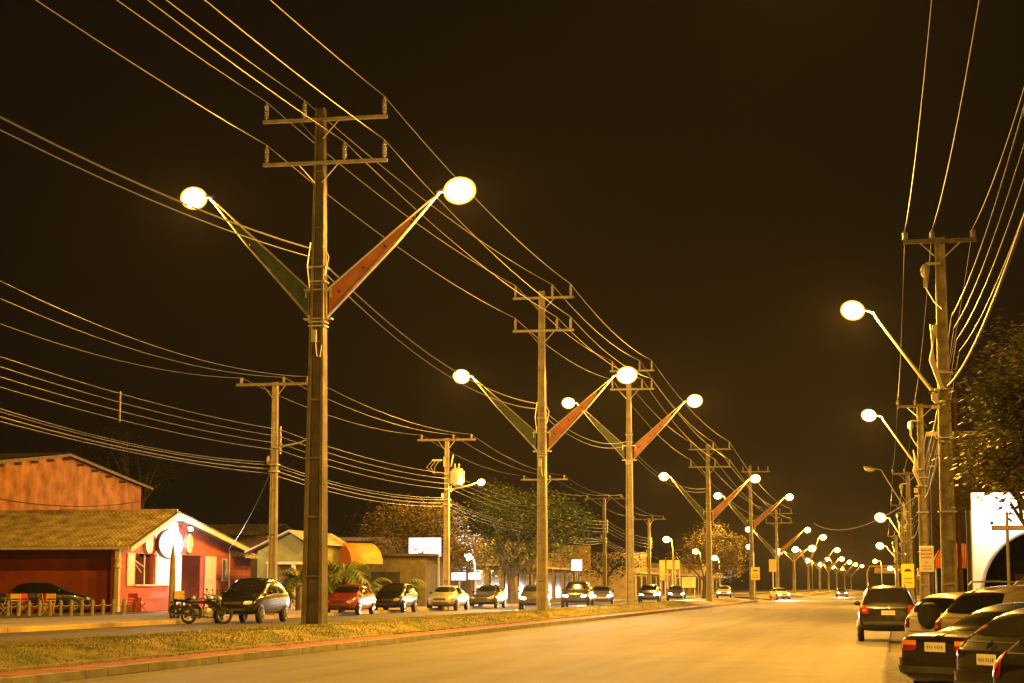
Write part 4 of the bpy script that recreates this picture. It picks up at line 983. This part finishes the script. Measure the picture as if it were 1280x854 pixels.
def car_body_mesh(kind):
    L, st = PROF[kind]; secs = []
    for (y, hw, zb, zbelt, zt, wt) in st:
        cab = zt - zbelt > .2
        pts = [(0, zb), (hw * .82, zb), (hw * .97, zb + .10), (hw, (zb + zbelt) / 2 + .06), (hw * .975, zbelt - .05)]
        if cab: pts += [(hw * .93, zbelt + .04), (wt + .03, zt - .09), (wt * .78, zt), (0, zt + .025)]
        else: pts += [(hw * .92, zbelt + .02), (wt, zt - .015), (wt * .6, zt + .005), (0, zt + .015)]
        secs.append((y - L / 2, pts))
    n = 9; vs = []; fs = []
    for (y, pts) in secs:
        for (x, z) in pts: vs.append((x, y, z))
        for (x, z) in pts[1:-1]: vs.append((-x, y, z))
    per = n + n - 2
    loop = list(range(n)) + [n + (n - 3) - k for k in range(n - 2)]   # ring order
    for i in range(len(secs) - 1):
        for k in range(per):
            a, c = loop[k], loop[(k + 1) % per]; fs.append((i * per + a, i * per + c, (i + 1) * per + c, (i + 1) * per + a))
    for i, s in ((0, 1), (len(secs) - 1, -1)):
        o = i * per
        Lx = lambda k: o + (k if k in (0, n - 1) else n + k - 1)
        for k in range(n - 1):
            q = [o + k, o + k + 1, Lx(k + 1), Lx(k)]; qq = []
            for z in q:
                if z not in qq: qq.append(z)
            fs.append(tuple(qq))
    me = bpy.data.meshes.new('body'); me.from_pydata(vs, [], fs)
    bm = bmesh.new(); bm.from_mesh(me); bmesh.ops.recalc_face_normals(bm, faces=bm.faces); bm.to_mesh(me); bm.free()
    o = bpy.data.objects.new('tmp', me); COL.objects.link(o); md = o.modifiers.new('s', 'SUBSURF'); md.levels = 3; md.render_levels = 3
    dg = bpy.context.evaluated_depsgraph_get(); me2 = bpy.data.meshes.new_from_object(o.evaluated_get(dg)); bpy.data.objects.remove(o)
    me2.polygons.foreach_set('use_smooth', [True] * len(me2.polygons))
    return me2
_bod = {}
def project(bvh, corners, axis, sgn, off=.006, nu=10, nv=6, rnd=.0):
    """grid of corners (quad in the plane seen along axis) dropped on the body; returns vs, fs"""
    vs = []; ok = []
    (a, b_, c, d) = [Vector(q) for q in corners]
    for j in range(nv + 1):
        for i in range(nu + 1):
            u, v = i / nu, j / nv
            # rounded corners
            uu, vv = 2 * u - 1, 2 * v - 1
            if rnd: 
                e = rnd; lim = max(abs(uu), abs(vv)); k = 1 - e * (uu * uu) * (vv * vv); uu *= k; vv *= k
            u2, v2 = (uu + 1) / 2, (vv + 1) / 2
            p = a.lerp(b_, u2).lerp(d.lerp(c, u2), v2)
            if axis == 'x': org, dr = Vector((sgn * 3, p.x, p.y)), Vector((-sgn, 0, 0))
            elif axis == 'y': org, dr = Vector((p.x, sgn * 5, p.y)), Vector((0, -sgn, 0))
            else: org, dr = Vector((p.x, p.y, 4)), Vector((0, 0, -1))
            hit, nrm, _, _ = bvh.ray_cast(org, dr)
            if hit is None: vs.append(Vector((0, 0, 0))); ok.append(False)
            else: vs.append(hit + nrm * off); ok.append(True)
    fs = []
    for j in range(nv):
        for i in range(nu):
            q = [j * (nu + 1) + i, j * (nu + 1) + i + 1, (j + 1) * (nu + 1) + i + 1, (j + 1) * (nu + 1) + i]
            if all(ok[t] for t in q): fs.append(tuple(q))
    return vs, fs
def make_car(name, label, kind, pm, loc_, rz, group, lights=False, tails='std', rails=False, spare=False, power=0, wheelr=.30, badge=True, detail=True, cat='car', dz=0):
    if kind not in _bod:
        me = car_body_mesh(kind); bm = bmesh.new(); bm.from_mesh(me); bv = BVHTree.FromBMesh(bm); bm.free(); _bod[kind] = (me, bv)
    me0, bv = _bod[kind]; L, st = PROF[kind]; me = me0.copy(); me.materials.clear(); me.materials.append(pm)
    t = thing(name, label, cat, loc_, rz, group)
    body = bpy.data.objects.new('body', me); COL.objects.link(body); body.parent = t
    def patch(nm, m, quads, parent=None, off=.006, nu=10, nv=6, rnd=.12):
        b = MB()
        for (c, ax, sg) in quads:
            vs, fs = project(bv, c, ax, sg, off, nu, nv, rnd)
            if fs: b.add(vs, fs)
        if not b.f: return None
        me_ = bpy.data.meshes.new(nm); me_.from_pydata(b.v, [], b.f); me_.materials.append(m); me_.polygons.foreach_set('use_smooth', [True] * len(b.f))
        bm = bmesh.new(); bm.from_mesh(me_); 
        bmesh.ops.delete(bm, geom=[v for v in bm.verts if not v.link_faces], context='VERTS'); bm.to_mesh(me_); bm.free()
        o = bpy.data.objects.new(nm, me_); COL.objects.link(o); o.parent = parent or t
        return o
    rear = -L / 2
    cab = [s for s in st if s[4] - s[3] > .2]; zr = max(s[4] for s in st); zbm = cab[len(cab) // 2][3]; wt = cab[len(cab) // 2][5]
    yr0, yf0 = cab[0][0] + rear, cab[-1][0] + rear
    # windows
    zs = zbm + .07; zh = zr - .115
    hwm = cab[1][1]
    i_c = [s[0] for s in st].index(cab[-1][0]); ycowl = st[i_c + 1][0] + rear; yr_ = (st[[s[0] for s in st].index(cab[0][0]) - 1][0]) + rear
    mid = (yr0 + yf0) / 2
    for sg in (1, -1):
        rw_ = [([(yr0 + .28, zs + .02), (mid - .06, zs), (mid - .06, zh), (yr0 + .52, zh - .02)], 'x', sg)]
        fw_ = [([(mid + .04, zs), (ycowl - .30, zs - .01), (yf0 + .05, zh - .03), (mid + .04, zh)], 'x', sg)]
        patch('side_window', glass, rw_); patch('side_window', glass, fw_)
    wz0 = st[i_c + 1][4] + .05
    patch('windshield', glass, [([(-hwm * .78, wz0), (hwm * .78, wz0), (wt * .88, zr - .10), (-wt * .88, zr - .10)], 'y', 1)], nu=14, nv=10)
    tb = cab[0][3] + .12
    patch('rear_window', glass, [([(-hwm * .74, tb), (hwm * .74, tb), (wt * .84, zr - .13), (-wt * .84, zr - .13)], 'y', -1)], nu=14, nv=10)
    # doors seams, handles, side rub strip
    zl = st[4][2] + .14
    q = []
    for sg in (1, -1):
        for yy in (yr0 + .35, mid - .01, ycowl - .12): q.append(([(yy - .006, zl), (yy + .006, zl), (yy + .006, zs - .01), (yy - .006, zs - .01)], 'x', sg))
    for q_ in q: patch('door_seam', black, [q_], off=.003, nu=1, nv=8, rnd=0)
    q = []
    for sg in (1, -1):
        for yy in (mid - .22, ycowl - .75 if ycowl - .75 > mid + .1 else mid + .5): q.append(([(yy, zs - .14), (yy + .16, zs - .14), (yy + .16, zs - .11), (yy, zs - .11)], 'x', sg))
    patch('handle', trimm, q, off=.02, nu=3, nv=1, rnd=0)
    # bumpers / trim
    zmid = .5 * (st[0][2] + st[0][3])
    patch('rear_bumper', pm, [([(-.80, zmid - .22), (.80, zmid - .22), (.80, zmid + .02), (-.80, zmid + .02)], 'y', -1)], off=.045, nu=18, nv=6, rnd=.1)
    patch('rear_bumper_trim', trimm, [([(-.72, zmid - .19), (.72, zmid - .19), (.74, zmid - .1), (-.74, zmid - .1)], 'y', -1)], off=.055, nu=14, nv=2, rnd=0)
    pz = zmid + .17 if kind != 'suv' else zmid + .15
    pl = patch('number_plate', plate_m, [([(-.2, pz - .065), (.2, pz - .065), (.2, pz + .065), (-.2, pz + .065)], 'y', -1)], off=.014, nu=2, nv=1, rnd=0)
    q = [([(-.15 + .043 * k + .02 * (k > 2), pz - .02 + .006 * (k % 2)), (-.128 + .043 * k + .02 * (k > 2), pz - .02), (-.13 + .043 * k + .02 * (k > 2), pz + .022), (-.15 + .043 * k + .02 * (k > 2), pz + .024 - .008 * (k % 3))], 'y', -1) for k in range(7)]
    patch('characters', mat('plate_print', (.12, .11, .10), .6), q, parent=pl, off=.018, nu=1, nv=1, rnd=0)
    if badge:
        patch('badge', chrome, [([(-.05, pz + .12), (.05, pz + .12), (.05, pz + .21), (-.05, pz + .21)], 'y', -1)], off=.012, nu=4, nv=4, rnd=.4)
    patch('tailgate_seam', black, [([(-.66, tb - .08), (.66, tb - .08), (.66, tb - .068), (-.66, tb - .068)], 'y', -1), ([(-.6, pz - .12), (.6, pz - .12), (.6, pz - .108), (-.6, pz - .108)], 'y', -1)], off=.004, nu=12, nv=1, rnd=0)
    # tail lights
    for sg in (1, -1):
        if tails == 'high':
            qd = [([(sg * .60, tb - .14), (sg * .79, tb - .16), (sg * .76, tb + .12), (sg * .70, tb + .10)], 'y', -1), ([(rear + .12, tb - .16), (rear + .36, tb - .08), (rear + .44, tb + .12), (rear + .3, tb + .12)], 'x', sg)]
        elif tails == 'wide':
            qd = [([(sg * .36, pz - .06), (sg * .78, pz - .06), (sg * .78, pz + .09), (sg * .36, pz + .09)], 'y', -1)]
        else:
            qd = [([(sg * .56, pz - .04), (sg * .78, pz - .04), (sg * .77, pz + .22), (sg * .60, pz + .22)], 'y', -1), ([(rear + .05, pz - .04), (rear + .24, pz), (rear + .24, pz + .12), (rear + .08, pz + .12)], 'x', sg)]
        tl = patch('tail_light', tail_red, qd, off=.012, nu=6, nv=5, rnd=.15)
        if tails == 'wide': patch('indicator', amber, [([(sg * .37, pz + .02), (sg * .77, pz + .02), (sg * .77, pz + .085), (sg * .37, pz + .085)], 'y', -1)], parent=tl, off=.016, nu=6, nv=2, rnd=0)
        else: patch('reversing_lens', amber, [([(sg * .64, pz + .04), (sg * .76, pz + .04), (sg * .76, pz + .10), (sg * .64, pz + .10)], 'y', -1)], parent=tl, off=.018, nu=3, nv=2, rnd=.2)
    if kind in ('hatch', 'suv', 'boxy'):
        patch('brake_light', tail_red, [([(-.13, zr - .085), (.13, zr - .085), (.13, zr - .055), (-.13, zr - .055)], 'y', -1)], off=.015, nu=4, nv=1, rnd=0)
        b = MB(); b.tube([(0, rear + cab[0][0] - .02, tb + .08), (.12, rear + cab[0][0] - .03, tb + .10), (.42, rear + cab[0][0] - .0, tb + .10)], .012, 5)
        if detail: b.build('wiper', black, t)
    # front
    fz = st[-1][3] + .02
    for sg in (1, -1):
        hl = patch('headlight', head_on if lights else head_off, [([(sg * .42, fz - .04), (sg * .72, fz - .02), (sg * .72, fz + .11), (sg * .42, fz + .07)], 'y', 1)], off=.012, nu=6, nv=4, rnd=.2)
        if lights and power:
            lo = lightpt((sg * .58, L / 2 + .12, fz + .04), power, (1, .95, .85), .07, t, 'SPOT', None, 64, .9, 'headlight_beam'); lo.rotation_euler = (R(78), 0, 0)
    patch('grille', trimm, [([(-.36, fz - .04), (.36, fz - .04), (.36, fz + .06), (-.36, fz + .06)], 'y', 1), ([(-.5, st[-1][2] - .0), (.5, st[-1][2] - .0), (.5, st[-1][2] + .09), (-.5, st[-1][2] + .09)], 'y', 1)], off=.01, nu=6, nv=3, rnd=.1)
    # mirrors
    for sg in (1, -1):
        b = MB(); b.ell((sg * (hwm + .02), ycowl - .42, zs + .04), (.10, .06, .075), 10, 6); b.tube([(sg * (hwm - .08), ycowl - .42, zs - .02), (sg * (hwm + .04), ycowl - .42, zs + .02)], .025, 5); b.build('mirror', trimm if kind != 'suv' else pm, t, smooth=True)
    # wheels
    wbf, wbr = L / 2 - .80, -L / 2 + .72; wr_ = wheelr
    q = []
    for sg in (1, -1):
        for y in (wbf, wbr):
            hw = .845 if kind != 'suv' else .89
            b = MB(); n = 20; Mx = Matrix.Rotation(R(90) * sg, 3, 'Y')
            b.lathe([(wr_ + .055, -.02), (wr_ + .055, .006), (wr_ + .03, .012)], (sg * (hw - .03), y, wr_ + .02), n, Mx)
            b.build('wheel_arch', black, t)
            b = MB(); b.lathe([(wr_ - .09, -.17), (wr_ - .02, -.18), (wr_, -.15), (wr_, -.03), (wr_ - .02, 0), (wr_ - .10, .005)], (sg * (hw + .005), y, wr_), 22, Mx); wl = b.build('wheel', rubber, t, smooth=True)
            b = MB(); b.lathe([(wr_ - .10, -.02), (wr_ - .095, .012), (wr_ - .12, .012), (wr_ - .13, -.01)], (sg * (hw + .005), y, wr_), 22, Mx)
            for k in range(5):
                a = 2 * math.pi * k / 5; b.tube([Vector((sg * (hw + .012), y, wr_)), Vector((sg * (hw + .012), y + (wr_ - .11) * math.cos(a), wr_ + (wr_ - .11) * math.sin(a)))], [.04, .022], 5)
            b.lathe([(.05, 0), (.04, .03)], (sg * (hw + .0), y, wr_), 10, Mx); b.build('rim', wheel_m, wl)
    if rails:
        for sg in (1, -1):
            b = MB(); xs2 = wt * .86; b.tube([(sg * xs2, yr0 + .35, zr - .02), (sg * xs2, yr0 + .45, zr + .05), (sg * xs2, mid, zr + .065), (sg * xs2, yf0 - .15, zr + .03), (sg * xs2, yf0 - .02, zr - .05)], .018, 6); b.build('roof_rail', steel, t, smooth=True)
    if spare:
        b = MB(); Mx = Matrix.Rotation(R(90), 3, 'X'); b.lathe([(.1, .10), (.24, .11), (.27, .05), (.27, -.06), (.23, -.09)], (0.06, rear - .02, pz + .22), 24, Mx); sw = b.build('spare_wheel', rubber, t, smooth=True)
        b = MB(); b.lathe([(.02, .125), (.2, .115), (.2, .10)], (0.06, rear - .02, pz + .22), 24, Mx); b.build('wheel_cover', trimm, sw, smooth=True)
    if kind != 'suv' and detail:
        b = MB(); b.tube([(0, yf0 - .1, zr - .02), (0, yf0 - .35, zr + .3)], .005, 4); b.build('antenna', black, t)
    return t
def corner_place(px, Y, L, W, rz, zc=.6):
    """centre of a car whose rear left corner appears at column px, distance Y"""
    X = X_at(px, Y, zc); M = Matrix.Rotation(rz, 3, 'Z'); c = Vector((X, Y, 0)) - M @ Vector((-W / 2, -L / 2, 0)); return (c.x, c.y, .006)
pk = paint('black', (.012, .011, .011)); pw = paint('white', (.7, .68, .62), 0, .3); pgold = paint('champagne', (.42, .36, .27), .4, .3); pdk = paint('dark_green', (.018, .018, .014)); pred = paint('red', (.28, .03, .02), .2); psil = paint('silver', (.4, .4, .38), .6, .3); pgr = paint('grey', (.08, .08, .08), .5)
GA = 'cars parked at an angle on the near side'
make_car('parked_suv', 'black SUV parked straight at the kerb, seen from behind', 'suv', pk, (X_at(1109, 61, .8), 61.2, .004), R(1), None, rails=True, wheelr=.34)
A50 = R(-48)
make_car('parked_car', 'white boxy car with a spare wheel on its tailgate', 'boxy', pw, corner_place(1127, 42, 3.8, 1.64, A50), A50, GA, spare=True)
make_car('parked_car', 'champagne coloured wagon between the white and the dark cars', 'suv', pgold, corner_place(1163, 35.5, 4.3, 1.7, A50), A50, GA, rails=True)
make_car('parked_car', 'old black saloon with chrome bumper and wide amber and red tail lamps', 'sedan', pk, corner_place(1117, 28.4, 4.2, 1.66, R(-46)), R(-46), GA, tails='wide')
make_car('parked_car', 'dark glossy hatchback with high red tail lamps and small centre badge', 'hatch', pdk, corner_place(1185, 24.7, 3.95, 1.66, R(-58)), R(-58), GA, tails='high')
make_car('parked_car', 'dark car cut off by the bottom right corner', 'hatch', pk, corner_place(1228, 20.3, 3.95, 1.66, R(-50)), R(-50), GA)
# chrome bumper of the old saloon
sed = [o for o in bpy.data.objects if o.name.startswith('parked_car') and 'saloon' in o.get('label', '')][0]
b = MB(); b.tube([(-.82, -1.75, .46), (-.80, -1.93, .46), (-.62, -2.06, .46), (0, -2.10, .46), (.62, -2.06, .46), (.80, -1.93, .46), (.82, -1.75, .46)], .045, 8); b.build('chrome_bumper', chrome, sed, smooth=True)
# left kerb
GL = 'cars parked along the far kerb'; zr_ = .304
def LC(px, Y): return (X_at(px, Y, .9), Y, zr_)
make_car('parked_car', 'black compact car parked behind the motorcycles before the bar', 'suv', pk, LC(314, 69.5), R(180), GL, wheelr=.31)
make_car('parked_car', 'dark red car parked right of the thick lamp pole', 'hatch', pred, LC(437, 89), R(180), GL)
make_car('parked_car', 'black hatchback parked behind the dark red car', 'boxy', pk, LC(493, 98), R(180), GL)
make_car('parked_car', 'silver saloon parked below the small lit shop signs', 'sedan', psil, LC(560, 107), R(180), GL)
make_car('parked_car', 'grey car at the far end of the kerbside row', 'hatch', pgr, LC(610, 118), R(180), GL)
make_car('parked_car', 'black car on the bar forecourt behind the chain and chairs', 'hatch', pk, (X_at(62, 88, .9), 88, .42), R(-68), None)
make_car('parked_car', 'grey car nose half hidden at the left edge of the forecourt', 'hatch', pgr, (X_at(-30, 91, .9), 91, .42), R(-80), None)
# approaching traffic with headlamps on
GT = 'approaching cars with headlamps on'
HP = 2600
for k, (px, Y, kd, pm, lab) in enumerate([(668, 112, 'hatch', pgr, 'dark grey hatchback with lit headlamps left of the second V arm pole'), (722, 121, 'suv', pgr, 'grey SUV with lit headlamps between second and third V arm poles'), (752, 142, 'sedan', psil, 'silver saloon with lit headlamps nearer the third V arm pole'), (812, 158, 'boxy', pgr, 'dark boxy car with lit headlamps right of the third V arm pole'), (845, 180, 'hatch', pgr, 'grey car with lit headlamps before the crossing')]):
    make_car('moving_car', lab, kd, pm, (X_at(px, Y, .9), Y, zr_), R(180 + (4 if k % 2 else 8)), GT, lights=True, power=HP * 2)
make_car('moving_car', 'car with lit headlamps turning across the street crossing', 'hatch', pw, (X_at(975, 236, .9), 236, .05), R(200), GT, lights=True, power=HP * 2)
make_car('moving_car', 'far car with lit headlamps beside the black SUV', 'sedan', psil, (X_at(1052, 300, .9), 300, .0), R(184), GT, lights=True, power=HP * 2)
make_car('moving_car', 'distant car with lit headlamps on the far carriageway', 'hatch', psil, (X_at(905, 225, .9), 225, zr_), R(184), GT, lights=True, power=HP * 2)

# ------------------------------------------------------------------ motorcycles
def motorbike(label, X, Y, z, rz, tank, box=False):
    t = thing('motorcycle', label, 'motorcycle', (X, Y, z), rz, 'motorcycles parked before the bar'); r = .30; Mx = Matrix.Rotation(R(90), 3, 'Y')
    for y in (-.65, .65):
        b = MB(); n = 20; vs, fs = [], []
        # torus tyre
        for i in range(n):
            a = 2 * math.pi * i / n
            for j in range(8):
                c = 2 * math.pi * j / 8; rr_ = r - .05 + .05 * math.cos(c); vs.append((.05 * math.sin(c), y + rr_ * math.cos(a), r + rr_ * math.sin(a)))
        for i in range(n):
            for j in range(8): fs.append((i * 8 + j, i * 8 + (j + 1) % 8, ((i + 1) % n) * 8 + (j + 1) % 8, ((i + 1) % n) * 8 + j))
        b.add(vs, fs); w = b.build('wheel', rubber, t, smooth=True)
        b = MB()
        for k in range(5):
            a = 2 * math.pi * k / 5; b.tube([(0, y, r), (0, y + .2 * math.cos(a), r + .2 * math.sin(a))], .018, 5)
        pts = [(0, y + .21 * math.cos(2 * math.pi * k / 20), r + .21 * math.sin(2 * math.pi * k / 20)) for k in range(21)]; b.tube(pts, .015, 5); b.build('rim', wheel_m, w)
    b = MB()
    for s in (-.07, .07): b.tube([(s, .65, r), (s, .42, .85), (s, .38, .98)], .02, 6); b.tube([(s, -.65, r), (s, -.2, .38), (s, .1, .35)], .02, 6); b.tube([(s * .6, .38, .85), (s * .6, .25, .5), (s * .6, -.1, .3)], .02, 6); b.tube([(s * 1.4, -.62, .33), (s * 1.2, -.5, .72)], .025, 6)
    b.build('frame', darkmetal, t)
    b = MB(); b.ell((0, .05, .42), (.13, .2, .16), 10, 6); b.box((0, .08, .36), (.2, .25, .2)); b.build('engine', steel, t)
    b = MB(); b.ell((0, .18, .78), (.13, .26, .12), 12, 8); b.build('fuel_tank', tank, t, smooth=True)
    b = MB(); b.box((0, -.3, .78), (.2, .6, .08)); b.ell((0, -.6, .8), (.1, .16, .07), 10, 6); b.build('seat', black, t, bevel=.03)
    b = MB(); b.tube([(-.34, .25, 1.05), (-.2, .36, 1.0), (.2, .36, 1.0), (.34, .25, 1.05)], .015, 6)
    b.build('handlebar', darkmetal, t)
    for s in (-1, 1): b = MB(); b.tube([(s * .28, .3, 1.04), (s * .34, .3, 1.18)], .008, 5); b.ell((s * .36, .3, 1.22), (.06, .02, .04), 8, 5); b.build('mirror', black, t)
    b = MB(); b.ell((0, .48, .9), (.09, .08, .09), 10, 6); b.build('headlight', head_off, t, smooth=True)
    b = MB(); b.tube([(.12, .1, .25), (.14, -.4, .28), (.15, -.8, .38)], [.03, .045, .045], 8); b.build('exhaust', chrome, t, smooth=True)
    b = MB(); b.tube([(0, .95, .3), (0, .9, .5), (0, .65, .63), (0, .45, .56)], .045, 6); b.build('mudguard', tank, t); b = MB(); b.tube([(0, -.98, .4), (0, -.85, .58), (0, -.6, .66)], .045, 6); b.box((0, -.86, .72), (.1, .08, .08)); b.build('mudguard', tank, t)
    if box: b = MB(); b.box((0, -.72, 1.0), (.42, .4, .34)); b.build('top_box', mat('yellow_box', (.5, .36, .1), .6), t, bevel=.03)
    return t
mb1 = motorbike('black motorcycle with five spoke wheels beside the black car', X_at(258, 66.5, .6), 66.5, zr_, R(-84), pk)
mb2 = motorbike('motorcycle with yellowish top box behind the nearer motorcycle', X_at(246, 72, .9), 72, zr_, R(-60), pred, True)
mb3 = dup(mb1, (X_at(232, 71, .9), 71, zr_), R(-120), 'leftmost black motorcycle standing nearest the timber post')
mb4 = dup(mb1, (X_at(268, 72, .9), 72, zr_), R(-150), 'motorcycle facing out directly left of the black car')

# ------------------------------------------------------------------ world, haze, render settings
w = bpy.data.worlds.new('World'); scene.world = w; w.use_nodes = True
bg = w.node_tree.nodes['Background']; bg.inputs['Color'].default_value = (1.0, .60, .36, 1); bg.inputs['Strength'].default_value = .003
b = MB(); b.box((0, 590, 34), (700, 1260, 72)); hz = b.build('haze', mat('tmp', (1, 1, 1))); tag(hz, 'thin night haze glowing round the lamps', 'haze', kind='stuff')
hm = bpy.data.materials.new('haze_air'); hm.use_nodes = True; nt = hm.node_tree
for n_ in list(nt.nodes):
    if n_.type == 'BSDF_PRINCIPLED': nt.nodes.remove(n_)
pv = nt.nodes.new('ShaderNodeVolumePrincipled'); pv.inputs['Density'].default_value = .000075; pv.inputs['Color'].default_value = (.95, .93, .9, 1); pv.inputs['Anisotropy'].default_value = 0.3
nt.links.new(pv.outputs['Volume'], nt.nodes['Material Output'].inputs['Volume'])
hz.data.materials.clear(); hz.data.materials.append(hm); hm.cycles.homogeneous_volume = True if hasattr(hm.cycles, 'homogeneous_volume') else None

sc = scene; sc.render.engine = 'CYCLES'
c = sc.cycles; c.use_denoising = True; c.denoiser = 'OPENIMAGEDENOISE'; c.max_bounces = 5; c.diffuse_bounces = 2; c.glossy_bounces = 3; c.volume_bounces = 0; c.transmission_bounces = 2
c.sample_clamp_indirect = 3; c.sample_clamp_direct = 0; c.use_light_tree = True; c.caustics_reflective = False; c.caustics_refractive = False
sc.view_settings.view_transform = 'Standard'; sc.view_settings.look = 'None'; sc.view_settings.exposure = 0; sc.view_settings.gamma = 1
